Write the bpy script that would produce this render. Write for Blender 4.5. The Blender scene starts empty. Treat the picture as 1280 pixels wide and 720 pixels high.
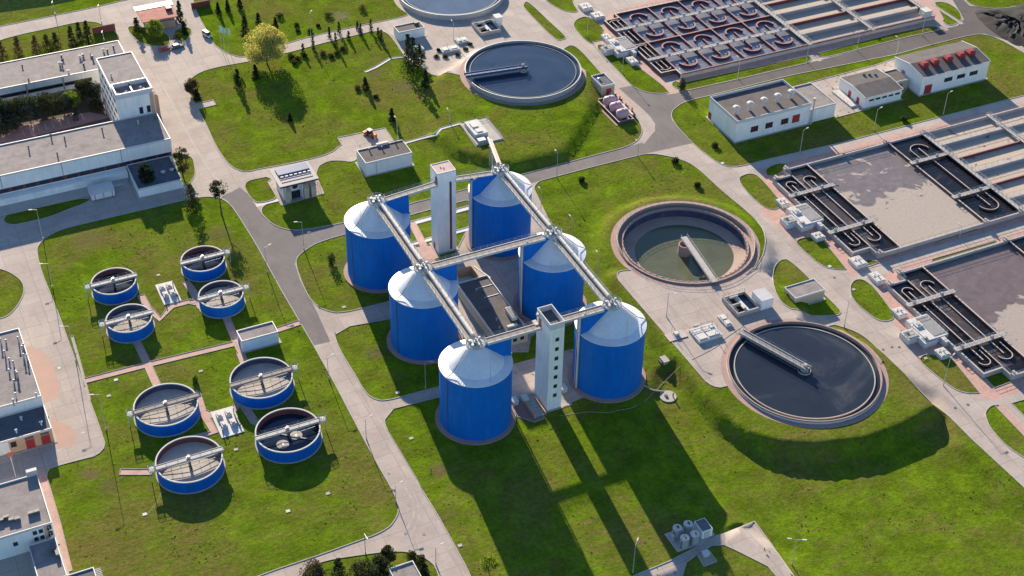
import bpy, math, random
from math import sin, cos, pi, radians, sqrt, atan2
from mathutils import Matrix, Vector
from mathutils.geometry import delaunay_2d_cdt

SC = bpy.context.scene
COL = SC.collection
# ---------------------------------------------------------------- camera
# world frame: x runs along the basins' long rows (v), y = -u points away from the viewer, metres
F_PX, PITCH, ROLL, CAM_H = 1859.39, 0.66108, 0.020773, 256.463
PH = -1.1177627
CX, CY = -113.312, -318.811
def _cam_axes():
    def new(x, y, z):                       # calibration frame -> world frame
        v = -x*sin(PH) + y*cos(PH); u = x*cos(PH) + y*sin(PH)
        return Vector((v, -u, z))
    fw = Vector((0, cos(PITCH), -sin(PITCH))); rt = Vector((1, 0, 0)); up = rt.cross(fw)
    r2 = rt*cos(ROLL) + up*sin(ROLL); u2 = -rt*sin(ROLL) + up*cos(ROLL)
    return new(*r2), new(*u2), new(*fw)
RT, UP, FW = _cam_axes()
cam_d = bpy.data.cameras.new('camera'); cam = bpy.data.objects.new('camera', cam_d); COL.objects.link(cam)
cam_d.sensor_width = 36; cam_d.lens = F_PX/1280*36; cam_d.clip_start = 1; cam_d.clip_end = 5000
m3 = Matrix((RT, UP, -FW)).transposed().to_4x4(); m3.translation = Vector((CX, CY, CAM_H))
cam.matrix_world = m3
SC.camera = cam

# ---------------------------------------------------------------- light
SUN_EL, SUN_DX, SUN_DY = 19.5, 0.108, 0.9927          # towards the sun
w = bpy.data.worlds.new('World'); SC.world = w; w.use_nodes = True
nt = w.node_tree; nt.nodes.clear()
sky = nt.nodes.new('ShaderNodeTexSky'); sky.sky_type = 'NISHITA'; sky.sun_disc = False
sky.ozone_density = 4.5; sky.dust_density = 0.2; sky.air_density = 1.0
sky.sun_elevation = radians(SUN_EL); sky.sun_rotation = atan2(SUN_DX, SUN_DY)
bgn = nt.nodes.new('ShaderNodeBackground'); bgn.inputs[1].default_value = 0.095
wo = nt.nodes.new('ShaderNodeOutputWorld')
nt.links.new(sky.outputs[0], bgn.inputs[0]); nt.links.new(bgn.outputs[0], wo.inputs[0])
sd = bpy.data.lights.new('sun', 'SUN'); so = bpy.data.objects.new('sun', sd); COL.objects.link(so)
sd.energy = 5.0; sd.angle = radians(0.5); sd.color = (1.0, 0.86, 0.66)
d = Vector((SUN_DX*cos(radians(SUN_EL)), SUN_DY*cos(radians(SUN_EL)), sin(radians(SUN_EL))))
so.rotation_euler = d.to_track_quat('Z', 'Y').to_euler(); so.location = (0, 0, 300)
SC.view_settings.view_transform = 'Standard'; SC.view_settings.look = 'None'
SC.view_settings.exposure = 1.12; SC.view_settings.gamma = 1.0
SC.render.engine = 'CYCLES'
SC.cycles.max_bounces = 5; SC.cycles.diffuse_bounces = 2; SC.cycles.glossy_bounces = 3

# ---------------------------------------------------------------- terrain
def sstep(t):
    t = max(0.0, min(1.0, t)); return t*t*(3-2*t)
def sdist(x, y, poly):                     # >0 outside
    best = 1e18; ins = False; n = len(poly)
    for i in range(n):
        ax, ay = poly[i]; bx, by = poly[(i+1) % n]
        ex, ey = bx-ax, by-ay; L = ex*ex+ey*ey or 1e-9
        t = max(0, min(1, ((x-ax)*ex+(y-ay)*ey)/L))
        dd = (x-ax-t*ex)**2 + (y-ay-t*ey)**2
        if dd < best: best = dd
        if (ay > y) != (by > y) and x < (bx-ax)*(y-ay)/(by-ay)+ax: ins = not ins
    return -sqrt(best) if ins else sqrt(best)
def ray(px, py):
    return (RT*((px-640)/F_PX) + UP*(-(py-360)/F_PX) + FW)
def atz(px, py, z=0.0):
    r = ray(px, py); t = (z-CAM_H)/r.z
    return (CX+r.x*t, CY+r.y*t)
RIM = [2.0, 3.7, 2.6, 3.0]                # rim heights of the four round clarifiers
CLA = [(86.4, 148.9), atz(653.77, 85.59, RIM[1]), atz(856.80, 301.63, RIM[2]), atz(1005.84, 461.3, RIM[3])]
MC = [atz(a, b, 2.2) for a, b in [(772,352),(852,452),(880,490),(905,518),(936,540),(975,551),(1020,554),(1080,547),(1130,529),(1168,507),(1146,488),(1092,436),(1050,412),(960,404),(890,375)]]
AP = [atz(a, b, 2.0) for a, b in [(766,342),(891,487),(1000,450),(1000,372),(950,340),(860,300)]]
DEP = [atz(a, b, 0) for a, b in [(845,432),(900,445),(1000,470),(1110,470),(1160,497),(1184,556),(1256,625),(1340,700),(1230,770),(1080,740),(950,660),(870,590),(822,510)]]
TA = [atz(a, b, 2) for a, b in [(540,104),(545,165),(572,186),(640,203),(706,187),(722,160),(742,124),(735,92),(700,66),(600,62)]]
def terrain(x, y):
    if not (-60 < x < 190 and -230 < y < 130): return 0.0
    z = 0.0
    db = math.hypot(x-CLA[2][0], y-CLA[2][1])
    hb = 1.9*sstep(1-(db-23.2)/4.2)
    hc = 2.2*max(0.0, min(1.0, 1-sdist(x, y, MC)/3.2))*(1 if y < -62 else sstep(1-(x-92)/26.0)) if (x-80)**2+(y+80)**2 < 3900 else 0
    ha = 0
    if 40 < x < 125 and -100 < y < 0:
        ha = 2.2*sstep(1-sdist(x, y, AP)/3.2)*sstep(1-(x-92)/26.0)
    z = max(hb, hc, ha)
    if 30 < x < 120 and 20 < y < 120:
        z = max(z, 2.0*sstep(1-sdist(x, y, TA)/3.2))
    if y < -70 and x > -10:
        z -= 1.5*sstep(1-sdist(x, y, DEP)/4.5)*(1-max(ha, hc)/2.2)
    return z
def at(px, py, h=0.0):                      # point h above the ground seen at that place
    z = 0.0
    for _ in range(12):
        x, y = atz(px, py, z+h); z = 0.5*z+0.5*terrain(x, y)
    return (x, y, z)
def W(u, v): return (v, -u)

# ---------------------------------------------------------------- materials
MATS = {}
def newmat(name):
    m = bpy.data.materials.new(name); m.use_nodes = True
    n = m.node_tree.nodes; l = m.node_tree.links
    return m, n, l, n['Principled BSDF']
def noise(n, l, scale, detail=4, rough=0.55, vec=None, dist=0.0):
    t = n.new('ShaderNodeTexNoise'); t.inputs['Scale'].default_value = scale
    t.inputs['Detail'].default_value = detail; t.inputs['Roughness'].default_value = rough; t.inputs['Distortion'].default_value = dist
    if vec is not None: l.new(vec, t.inputs['Vector'])
    return t.outputs['Fac']
def ramp(n, l, fac, stops):
    r = n.new('ShaderNodeValToRGB'); e = r.color_ramp.elements
    while len(e) < len(stops): e.new(0.5)
    for i, (p, c) in enumerate(stops):
        e[i].position = p; e[i].color = (c[0], c[1], c[2], 1) if hasattr(c, '__len__') else (c, c, c, 1)
    l.new(fac, r.inputs[0]); return r.outputs[0]
def mix(n, l, fac, a, b, mode='MIX'):
    m = n.new('ShaderNodeMixRGB'); m.blend_type = mode
    for s, v in ((0, fac), (1, a), (2, b)):
        if hasattr(v, 'is_linked') or hasattr(v, 'links'): l.new(v, m.inputs[s])
        else: m.inputs[s].default_value = v if s == 0 else (v[0], v[1], v[2], 1)
    return m.outputs[0]
def math_n(n, l, op, a, b=None):
    m = n.new('ShaderNodeMath'); m.operation = op
    for s, v in ((0, a), (1, b)):
        if v is None: continue
        if hasattr(v, 'links'): l.new(v, m.inputs[s])
        else: m.inputs[s].default_value = v
    return m.outputs[0]
def pos(n): return n.new('ShaderNodeNewGeometry').outputs['Position']
def mapping(n, l, vec, sc=(1, 1, 1), rot=(0, 0, 0)):
    m = n.new('ShaderNodeMapping'); m.inputs['Scale'].default_value = sc; m.inputs['Rotation'].default_value = rot
    l.new(vec, m.inputs['Vector']); return m.outputs[0]
def bump(n, l, h, strength, dist, bsdf):
    b = n.new('ShaderNodeBump'); b.inputs['Strength'].default_value = strength; b.inputs['Distance'].default_value = dist
    l.new(h, b.inputs['Height']); l.new(b.outputs[0], bsdf.inputs['Normal'])
def sep(n, l, vec):
    s = n.new('ShaderNodeSeparateXYZ'); l.new(vec, s.inputs[0]); return s.outputs

def plain(name, c, rough=0.7, var=0.18, scale=0.8, metal=0.0, fine=6.0, dirt=None, dirt_amt=0.5, streak=False, bmp=0.0):
    """weathered surface: broad and fine colour variation, optional stains and vertical runs"""
    if name in MATS: return MATS[name]
    m, n, l, b = newmat(name); p = pos(n)
    f1 = noise(n, l, scale, 5, 0.6, p); f2 = noise(n, l, fine, 3, 0.6, p)
    lo = tuple(x*(1-var) for x in c); hi = tuple(min(1, x*(1+var)) for x in c)
    col = ramp(n, l, f1, [(0.3, lo), (0.7, hi)])
    col = mix(n, l, 0.35, col, ramp(n, l, f2, [(0.3, tuple(x*0.8 for x in c)), (0.7, tuple(min(1, x*1.2) for x in c))]))
    if dirt:
        v = mapping(n, l, p, (1, 1, 0.08)) if streak else p
        f3 = noise(n, l, 1.3 if streak else scale*0.5, 5, 0.7, v)
        k = ramp(n, l, f3, [(0.5, 0), (0.75, dirt_amt)])
        col = mix(n, l, k, col, dirt)
    l.new(col, b.inputs['Base Color'])
    b.inputs['Roughness'].default_value = rough; b.inputs['Metallic'].default_value = metal
    if bmp: bump(n, l, f2, bmp, 0.05, b)
    MATS[name] = m; return m

def grass_mat():
    m, n, l, b = newmat('grass'); p = pos(n)
    big = noise(n, l, 0.035, 4, 0.6, p, 0.6); mid = noise(n, l, 0.16, 5, 0.62, p, 0.4)
    sm = noise(n, l, 0.9, 5, 0.7, p, 0.3); fine = noise(n, l, 3.2, 4, 0.7, p)
    st = noise(n, l, 0.5, 4, 0.65, mapping(n, l, p, (0.35, 1.6, 1), (0, 0, 0.35)))
    g = ramp(n, l, mid, [(0.30, (0.078, 0.114, 0.009)), (0.50, (0.108, 0.166, 0.010)), (0.72, (0.158, 0.246, 0.012))])
    dry = ramp(n, l, st, [(0.3, (0.118, 0.100, 0.026)), (0.7, (0.190, 0.150, 0.050))])
    k = ramp(n, l, math_n(n, l, 'ADD', math_n(n, l, 'MULTIPLY', big, 0.65), math_n(n, l, 'MULTIPLY', st, 0.42)), [(0.485, 0), (0.66, 0.8)])
    col = mix(n, l, k, g, dry)
    col = mix(n, l, 0.7, col, ramp(n, l, sm, [(0.25, 0.5), (0.5, 0.95), (0.75, 1.4)]), 'MULTIPLY')
    col = mix(n, l, 0.7, col, ramp(n, l, fine, [(0.25, 0.55), (0.5, 1.0), (0.75, 1.4)]), 'MULTIPLY')
    # worn and bare patches, each at its own place on the site
    for (cx_, cy_, r_), c_ in WEAR:
        dn = n.new('ShaderNodeVectorMath'); dn.operation = 'DISTANCE'; l.new(p, dn.inputs[0]); dn.inputs[1].default_value = (cx_, cy_, 0)
        e = math_n(n, l, 'ADD', math_n(n, l, 'DIVIDE', dn.outputs['Value'], r_), math_n(n, l, 'MULTIPLY', st, 1.3))
        col = mix(n, l, ramp(n, l, e, [(0.0, .85), (0.55, .8), (1.0, 0.0)] if False else [(0.72, .95), (1.08, 0.0)]), col, c_)
    # small pale flecks (daisies, dry stalks)
    vo = n.new('ShaderNodeTexVoronoi'); vo.inputs['Scale'].default_value = 0.9; l.new(p, vo.inputs['Vector'])
    fl = ramp(n, l, vo.outputs['Distance'], [(0.10, 1), (0.15, 0)])
    pm = ramp(n, l, noise(n, l, 0.09, 3, 0.6, p), [(0.56, 0), (0.66, 0.55)])
    col = mix(n, l, math_n(n, l, 'MULTIPLY', fl, pm), col, (0.28, 0.27, 0.17))
    l.new(col, b.inputs['Base Color']); b.inputs['Roughness'].default_value = 0.9
    b.inputs['Specular IOR Level'].default_value = 0.0
    h = math_n(n, l, 'ADD', math_n(n, l, 'MULTIPLY', sm, 1.0), math_n(n, l, 'MULTIPLY', fine, 0.35))
    bump(n, l, h, 0.5, 0.4, b)
    return m
def slab_mat(name, c, seam, sx=6, sy=6, stain=0.45, rot=0.0):
    m, n, l, b = newmat(name); p = pos(n)
    f1 = noise(n, l, 0.09, 5, 0.65, p, 0.5); f2 = noise(n, l, 1.3, 5, 0.65, p); f3 = noise(n, l, 9, 2, 0.5, p)
    col = ramp(n, l, f1, [(0.3, tuple(x*0.82 for x in c)), (0.55, c), (0.75, tuple(x*1.12 for x in c))])
    col = mix(n, l, 0.5, col, ramp(n, l, f2, [(0.3, 0.80), (0.55, 1.0), (0.8, 1.1)]), 'MULTIPLY')
    col = mix(n, l, 0.4, col, ramp(n, l, f3, [(0.3, 0.85), (0.7, 1.12)]), 'MULTIPLY')
    br = n.new('ShaderNodeTexBrick'); br.offset = 0.0; br.inputs['Scale'].default_value = 1.0
    br.inputs['Brick Width'].default_value = sx; br.inputs['Row Height'].default_value = sy
    br.inputs['Mortar Size'].default_value = 0.10; br.inputs['Mortar Smooth'].default_value = 0.2
    br.inputs['Color1'].default_value = (1, 1, 1, 1); br.inputs['Color2'].default_value = (0.86, 0.86, 0.87, 1); br.inputs['Mortar'].default_value = (seam, seam, seam, 1)
    l.new(mapping(n, l, p, (1, 1, 1), (0, 0, rot)), br.inputs['Vector'])
    col = mix(n, l, 0.8, col, br.outputs['Color'], 'MULTIPLY')
    # oil and tyre stains
    s = noise(n, l, 0.22, 6, 0.7, mapping(n, l, p, (1.8, 0.5, 1), (0, 0, 0.05)), 0.8)
    col = mix(n, l, ramp(n, l, s, [(0.52, 0), (0.72, stain)]), col, tuple(x*0.55 for x in c))
    l.new(col, b.inputs['Base Color']); b.inputs['Roughness'].default_value = 0.9; b.inputs['Specular IOR Level'].default_value = 0.25
    bump(n, l, f2, 0.25, 0.05, b)
    return m
def paver_mat(name, c):
    m, n, l, b = newmat(name); p = pos(n)
    f1 = noise(n, l, 0.3, 5, 0.65, p); f2 = noise(n, l, 4, 4, 0.65, p)
    br = n.new('ShaderNodeTexBrick'); br.inputs['Scale'].default_value = 1.0
    br.inputs['Brick Width'].default_value = 0.4; br.inputs['Row Height'].default_value = 0.2; br.inputs['Mortar Size'].default_value = 0.012
    br.inputs['Color1'].default_value = (c[0]*1.15, c[1]*1.1, c[2]*1.1, 1); br.inputs['Color2'].default_value = (c[0]*0.85, c[1]*0.85, c[2]*0.88, 1)
    br.inputs['Mortar'].default_value = (c[0]*0.6, c[1]*0.62, c[2]*0.65, 1); l.new(p, br.inputs['Vector'])
    col = mix(n, l, 0.7, br.outputs['Color'], ramp(n, l, f1, [(0.3, 0.72), (0.5, 1.0), (0.75, 1.15)]), 'MULTIPLY')
    col = mix(n, l, 0.5, col, ramp(n, l, f2, [(0.3, 0.75), (0.7, 1.15)]), 'MULTIPLY')
    l.new(col, b.inputs['Base Color']); b.inputs['Roughness'].default_value = 0.85
    return m
def clad_mat(name, c, pitch=0.5, axis='Z', depth=0.04, rough=0.45, var=0.12, metal=0.0, seam=0.86):
    """sheet cladding: joints every <pitch> metres plus faint streaks"""
    m, n, l, b = newmat(name); p = pos(n); s = sep(n, l, p)
    if axis == 'RING':      # vertical ribs around a round tank come from geometry; only lifts are drawn
        a = s['Z']
    elif axis == 'H':
        a = math_n(n, l, 'ADD', s['X'], s['Y'])
    else: a = s['Z']
    fr = math_n(n, l, 'FRACT', math_n(n, l, 'DIVIDE', a, pitch))
    k = ramp(n, l, fr, [(0.0, seam), (0.04, 1), (0.96, 1), (1.0, seam)])
    f = noise(n, l, 1.1, 5, 0.7, mapping(n, l, p, (1, 1, 0.12)))
    f2 = noise(n, l, 0.25, 3, 0.5, p)
    col = ramp(n, l, f, [(0.3, tuple(x*(1-var) for x in c)), (0.7, tuple(min(1, x*(1+var)) for x in c))])
    col = mix(n, l, 0.6, col, ramp(n, l, f2, [(0.3, 0.88), (0.7, 1.08)]), 'MULTIPLY')
    col = mix(n, l, 1.0, col, k, 'MULTIPLY')
    l.new(col, b.inputs['Base Color']); b.inputs['Roughness'].default_value = rough; b.inputs['Metallic'].default_value = metal
    bump(n, l, fr, 0.15, depth, b)
    return m
def felt_mat(name, c):
    m, n, l, b = newmat(name); p = pos(n); s = sep(n, l, p)
    fr = math_n(n, l, 'FRACT', math_n(n, l, 'DIVIDE', s['X'], 1.0))
    k = ramp(n, l, fr, [(0.0, 0.85), (0.06, 1), (1.0, 1)])
    f = noise(n, l, 0.35, 5, 0.7, p, 0.5); f2 = noise(n, l, 5, 3, 0.6, p)
    col = ramp(n, l, f, [(0.28, tuple(x*0.7 for x in c)), (0.5, c), (0.72, tuple(x*1.25 for x in c))])
    col = mix(n, l, 0.4, col, ramp(n, l, f2, [(0.3, 0.75), (0.7, 1.2)]), 'MULTIPLY')
    col = mix(n, l, 0.7, col, k, 'MULTIPLY')
    l.new(col, b.inputs['Base Color']); b.inputs['Roughness'].default_value = 0.9; b.inputs['Specular IOR Level'].default_value = 0.25
    return m
def water_mat(name, c, rough=0.08, ripple=0.04, scale=0.6, scum=0.0, scumc=(0.16, 0.13, 0.11), scs=0.06):
    m, n, l, b = newmat(name); p = pos(n)
    f = noise(n, l, scs, 6, 0.65, p, 1.2); f2 = noise(n, l, scale, 3, 0.5, p)
    col = ramp(n, l, f, [(0.3, tuple(x*0.8 for x in c)), (0.7, tuple(x*1.25 for x in c))])
    rg = ramp(n, l, f, [(0.3, rough), (0.8, rough+0.05)])
    if scum:
        k = ramp(n, l, f, [(0.56, 0), (0.68, scum)])
        col = mix(n, l, k, col, scumc); rg = mix(n, l, k, rg, (0.6, 0.6, 0.6))
    l.new(col, b.inputs['Base Color']); l.new(rg, b.inputs['Roughness'])
    b.inputs['IOR'].default_value = 1.33
    bump(n, l, f2, ripple, 0.2, b)
    return m
def foam_mat(name, dirx, diry, off, soft, wat, foam, holes=0.55):
    """sludge water with a drifting foam blanket: the blanket covers dirx*x+diry*y > off, ragged edge"""
    m, n, l, b = newmat(name); p = pos(n); s = sep(n, l, p)
    g = math_n(n, l, 'ADD', math_n(n, l, 'MULTIPLY', s['X'], dirx), math_n(n, l, 'MULTIPLY', s['Y'], diry))
    g = math_n(n, l, 'DIVIDE', math_n(n, l, 'SUBTRACT', g, off), soft)
    f = noise(n, l, 0.10, 7, 0.62, p, 1.4)
    t = math_n(n, l, 'ADD', math_n(n, l, 'MULTIPLY', g, 0.25), f)
    k = ramp(n, l, t, [(0.59 if dirx == 0 else 0.70, 0), (0.625 if dirx == 0 else 0.74, 1)])
    isl = noise(n, l, 0.085, 6, 0.6, mapping(n, l, p, (1, 1.4, 1), (0, 0, .6)), 2.2)
    k = math_n(n, l, 'MAXIMUM', k, ramp(n, l, isl, [(0.59 if dirx == 0 else 0.70, 0), (0.625 if dirx == 0 else 0.74, 1)]))
    f2 = noise(n, l, 0.30, 6, 0.7, p, 0.5)
    k2 = ramp(n, l, f2, [(holes+0.12, 1), (holes+0.145, 0)])
    k = math_n(n, l, 'MULTIPLY', k, k2)
    fv = noise(n, l, 1.6, 5, 0.7, p)
    fc = ramp(n, l, fv, [(0.25, tuple(x*0.78 for x in foam)), (0.5, foam), (0.75, tuple(x*1.15 for x in foam))])
    wc = ramp(n, l, f2, [(0.3, tuple(x*0.8 for x in wat)), (0.7, tuple(x*1.3 for x in wat))])
    l.new(mix(n, l, k, wc, fc), b.inputs['Base Color'])
    l.new(mix(n, l, k, (0.35, 0.35, 0.35), (0.9, 0.9, 0.9)), b.inputs['Roughness'])
    bump(n, l, fv, 0.2, 0.1, b)
    return m
def leaf_mat(name, c, var=0.45, trans=0.4):
    m, n, l, b = newmat(name); p = pos(n)
    f = noise(n, l, 0.55, 4, 0.7, p); f2 = noise(n, l, 5, 2, 0.6, p)
    col = ramp(n, l, f, [(0.28, tuple(x*(1-var) for x in c)), (0.52, c), (0.75, tuple(x*(1+var) for x in c))])
    col = mix(n, l, 0.6, col, ramp(n, l, f2, [(0.3, 0.6), (0.7, 1.35)]), 'MULTIPLY')
    l.new(col, b.inputs['Base Color']); b.inputs['Roughness'].default_value = 0.8; b.inputs['Specular IOR Level'].default_value = 0.1
    t = n.new('ShaderNodeBsdfTranslucent'); l.new(mix(n, l, 1.0, col, (1.15, 1.1, 0.6), 'MULTIPLY'), t.inputs['Color'])
    mx = n.new('ShaderNodeMixShader'); mx.inputs[0].default_value = trans
    l.new(b.outputs[0], mx.inputs[1]); l.new(t.outputs[0], mx.inputs[2]); l.new(mx.outputs[0], n['Material Output'].inputs['Surface'])
    return m

WEAR = [((*atz(*q, 0), r), c) for q, r, c in [((112, 592), 9, (.16, .115, .06)), ((800, 677), 4.5, (.17, .105, .055)), ((548, 588), 8, (.15, .115, .055)), ((135, 608), 7, (.13, .11, .045)), ((425, 20), 13, (.19, .165, .085)), ((350, 88), 6, (.15, .13, .05)), ((505, 108), 12, (.14, .125, .06)), ((470, 92), 9, (.14, .12, .05)), ((1090, 470), 9, (.15, .11, .05)), ((430, 330), 10, (.12, .115, .04)), ((470, 440), 11, (.125, .11, .045)), ((340, 480), 8, (.12, .11, .04)), ((110, 300), 16, (.135, .12, .045)), ((275, 290), 12, (.13, .115, .045))]]
GRASS = grass_mat()
FIELD = GRASS
PAVE = slab_mat('concrete_paving', (0.47, 0.395, 0.345), 0.66, 6, 5)
ROADC = slab_mat('concrete_road', (0.49, 0.42, 0.37), 0.62, 40, 6)
ASPH = slab_mat('asphalt', (0.20, 0.176, 0.170), 0.93, 7.5, 60, 0.5)
PADP = plain('pinkish_brown_pad', (0.44, 0.285, 0.225), .9, .08, .25)
BRIDGE = plain('tank_bridge_steel', (0.46, 0.43, 0.40), .7, .14, 1.2)
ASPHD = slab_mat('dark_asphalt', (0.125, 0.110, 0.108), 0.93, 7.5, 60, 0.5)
PINK = paver_mat('red_pavers', (0.53, 0.325, 0.265))
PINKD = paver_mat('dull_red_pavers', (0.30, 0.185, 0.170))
KERB = plain('kerb_concrete', (0.40, 0.37, 0.34), 0.9)
BLUE = clad_mat('blue_cladding', (0.001, 0.145, 0.53), 3.03, 'RING', 0.03, 0.6, 0.13, seam=0.90)
BLUE2 = clad_mat('blue_tank_paint', (0.002, 0.125, 0.48), 1.85, 'RING', 0.02, 0.6, 0.18, seam=0.92)
for q_ in (BLUE, BLUE2): q_.node_tree.nodes['Principled BSDF'].inputs['Specular IOR Level'].default_value = 0.2
ROOFM = clad_mat('zinc_roof', (0.72, 0.73, 0.75), 50, 'RING', 0.01, 0.5, 0.07, 0.1)
WHITE = clad_mat('white_panel', (0.90, 0.86, 0.80), 1.1, 'H', 0.02, 0.6, 0.08, seam=0.90)
WHITEP = plain('white_render', (0.80, 0.78, 0.745), 0.8, 0.06, 0.3, dirt=(0.45, 0.42, 0.38), dirt_amt=0.35, streak=True)
BEIGE = plain('beige_render', (0.55, 0.44, 0.30), 0.85, 0.08, 0.4)
PEACH = plain('peach_render', (0.58, 0.36, 0.22), 0.85, 0.10, 0.4)
FELT = felt_mat('grey_roof_felt', (0.125, 0.110, 0.108))
FELTP = felt_mat('pale_roof_felt', (0.27, 0.235, 0.225))
FELTB = felt_mat('bluish_roof_felt', (0.12, 0.125, 0.14))
PINKROOF = felt_mat('red_roof', (0.46, 0.20, 0.16))
TRIM = plain('white_flashing', (0.64, 0.62, 0.60), 0.5, 0.06)
REDP = plain('red_paint', (0.38, 0.035, 0.035), 0.5, 0.15)
ORANGE = plain('orange_paint', (0.60, 0.13, 0.03), 0.45, 0.12)
MAROON = plain('maroon_paint', (0.15, 0.03, 0.035), 0.6, 0.15)
GLASS = plain('window_glass', (0.03, 0.035, 0.045), 0.12, 0.3, 0.5)
STEEL = plain('galvanised_steel', (0.48, 0.48, 0.47), 0.45, 0.15, 1.5, metal=0.35)
STEELD = plain('dark_steel', (0.10, 0.10, 0.11), 0.5, 0.2)
LIGHTM = plain('pale_painted_steel', (0.58, 0.545, 0.50), 0.7, 0.14, 1.2, dirt=(0.36, 0.32, 0.28), dirt_amt=.4)
GRATE = plain('deck_grating', (0.30, 0.255, 0.225), 0.8, 0.2, 2.0)
CONC = plain('cast_concrete', (0.43, 0.39, 0.35), 0.9, 0.15, 0.5, dirt=(0.22, 0.19, 0.17), dirt_amt=0.6, bmp=0.2)
CONCW = plain('pale_concrete', (0.60, 0.58, 0.55), 0.85, 0.10, 0.5, dirt=(0.34, 0.31, 0.29), dirt_amt=0.5)
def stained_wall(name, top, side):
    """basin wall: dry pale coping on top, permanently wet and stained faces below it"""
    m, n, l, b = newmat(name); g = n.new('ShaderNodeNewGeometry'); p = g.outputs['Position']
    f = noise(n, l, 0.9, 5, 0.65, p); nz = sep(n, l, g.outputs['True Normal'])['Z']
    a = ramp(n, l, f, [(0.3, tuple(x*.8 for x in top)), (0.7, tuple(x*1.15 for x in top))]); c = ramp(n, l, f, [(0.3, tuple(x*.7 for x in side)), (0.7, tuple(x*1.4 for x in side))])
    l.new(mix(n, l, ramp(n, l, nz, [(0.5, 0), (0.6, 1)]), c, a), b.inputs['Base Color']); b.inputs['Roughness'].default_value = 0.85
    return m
BASC = plain('weathered_basin_concrete', (0.43, 0.39, 0.365), 0.9, 0.18, 0.5, dirt=(0.22, 0.18, 0.16), dirt_amt=0.7)
BRIM = plain('brown_rim', (0.36, 0.26, 0.22), 0.9, 0.2, 0.6, dirt=(0.2, 0.14, 0.12), dirt_amt=0.6)
DKBLUE = plain('dark_blue_steel', (0.02, 0.075, 0.19), 0.5, 0.15)
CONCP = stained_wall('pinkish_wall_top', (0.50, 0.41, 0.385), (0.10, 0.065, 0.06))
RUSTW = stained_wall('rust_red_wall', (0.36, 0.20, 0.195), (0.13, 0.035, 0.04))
RINGP = plain('pink_apron', (0.36, 0.235, 0.205), 0.9, 0.15, 0.5)
INNERSH = plain('shade_blue_tank_lining', (0.05, 0.06, 0.115), 0.6, 0.35, 0.35, dirt=(0.16, 0.13, 0.14), dirt_amt=0.8)  # dark blue of shaded inner walls put into the lining colour
FLOORT = plain('tank_floor', (0.40, 0.285, 0.24), 0.85, 0.15, 0.3, dirt=(0.22, 0.16, 0.13), dirt_amt=0.7)
WATER = water_mat('clarifier_water', (0.030, 0.050, 0.085), 0.10, 0.03)
WATER0 = water_mat('painted_sky_clarifier_water', (0.10, 0.135, 0.19), 0.12, 0.03)  # bright sky reflection put into the base colour
WATERS = water_mat('scummy_clarifier_water', (0.024, 0.031, 0.044), 0.10, 0.03, scum=0.35, scumc=(0.10, 0.095, 0.095), scs=0.042)
WATERG = water_mat('green_tank_water', (0.105, 0.112, 0.068), 0.10, 0.02)
WATERD = water_mat('dark_channel_water', (0.012, 0.010, 0.010), 0.16, 0.35, 1.6, 0.5, (0.06, 0.045, 0.04), 0.25)
WATERB = water_mat('grey_blue_water', (0.20, 0.205, 0.235), 0.16, 0.08, 0.8, 0.55, (0.24, 0.19, 0.16), 0.22)
WATERN = water_mat('brown_channel_water', (0.075, 0.062, 0.058), 0.2, 0.2, 1.2, 0.6, (0.27, 0.22, 0.185), 0.11)
WATERT = water_mat('thickener_water', (0.012, 0.022, 0.05), 0.10, 0.05)
FOAM1 = foam_mat('foam_blanket', 0.0, -1.0, 24.0, 9.0, (0.165, 0.135, 0.125), (0.375, 0.315, 0.27))
FOAM2 = foam_mat('half_foam_blanket', 0.265, -1.0, 124.5, 5.0, (0.15, 0.108, 0.10), (0.36, 0.30, 0.26))
LANE = foam_mat('lane_scum', 0.0, 0.0, -6.0, 6.0, (0.13, 0.115, 0.11), (0.48, 0.385, 0.30), 0.54)
SLUDGE = plain('dried_sludge', (0.40, 0.365, 0.33), 0.9, 0.2, 0.6, dirt=(0.2, 0.17, 0.15), dirt_amt=0.7)
COAL = plain('black_sludge_heap', (0.007, 0.007, 0.008), 0.9, 0.4, 0.8, bmp=0.6)
TANKPINK = plain('pink_tank_paint', (0.62, 0.36, 0.37), 0.5, 0.12)
BARK = plain('bark', (0.10, 0.075, 0.055), 0.95, 0.3, 2)
LF_CON = leaf_mat('spruce_needles', (0.030, 0.048, 0.026))
LF_PINE = leaf_mat('pine_needles', (0.050, 0.060, 0.028))
LF_BRN = leaf_mat('budding_twigs', (0.095, 0.080, 0.045))
LF_YEL = leaf_mat('spring_leaves', (0.47, 0.45, 0.16), 0.22, 0.5)
LF_LIME = leaf_mat('lime_leaves', (0.20, 0.27, 0.04), 0.35, 0.5)
LF_BLU = leaf_mat('blue_green_needles', (0.045, 0.062, 0.050))
LF_BUSH = leaf_mat('bush_leaves', (0.050, 0.066, 0.022))
DKGREEN = leaf_mat('dark_green', (0.022, 0.045, 0.016), 0.35, 0.0); DKGREEN.node_tree.nodes['Principled BSDF'].inputs['Specular IOR Level'].default_value = 0.0
LF_WEED = leaf_mat('weed_leaves', (0.13, 0.185, 0.025), 0.4)

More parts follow.
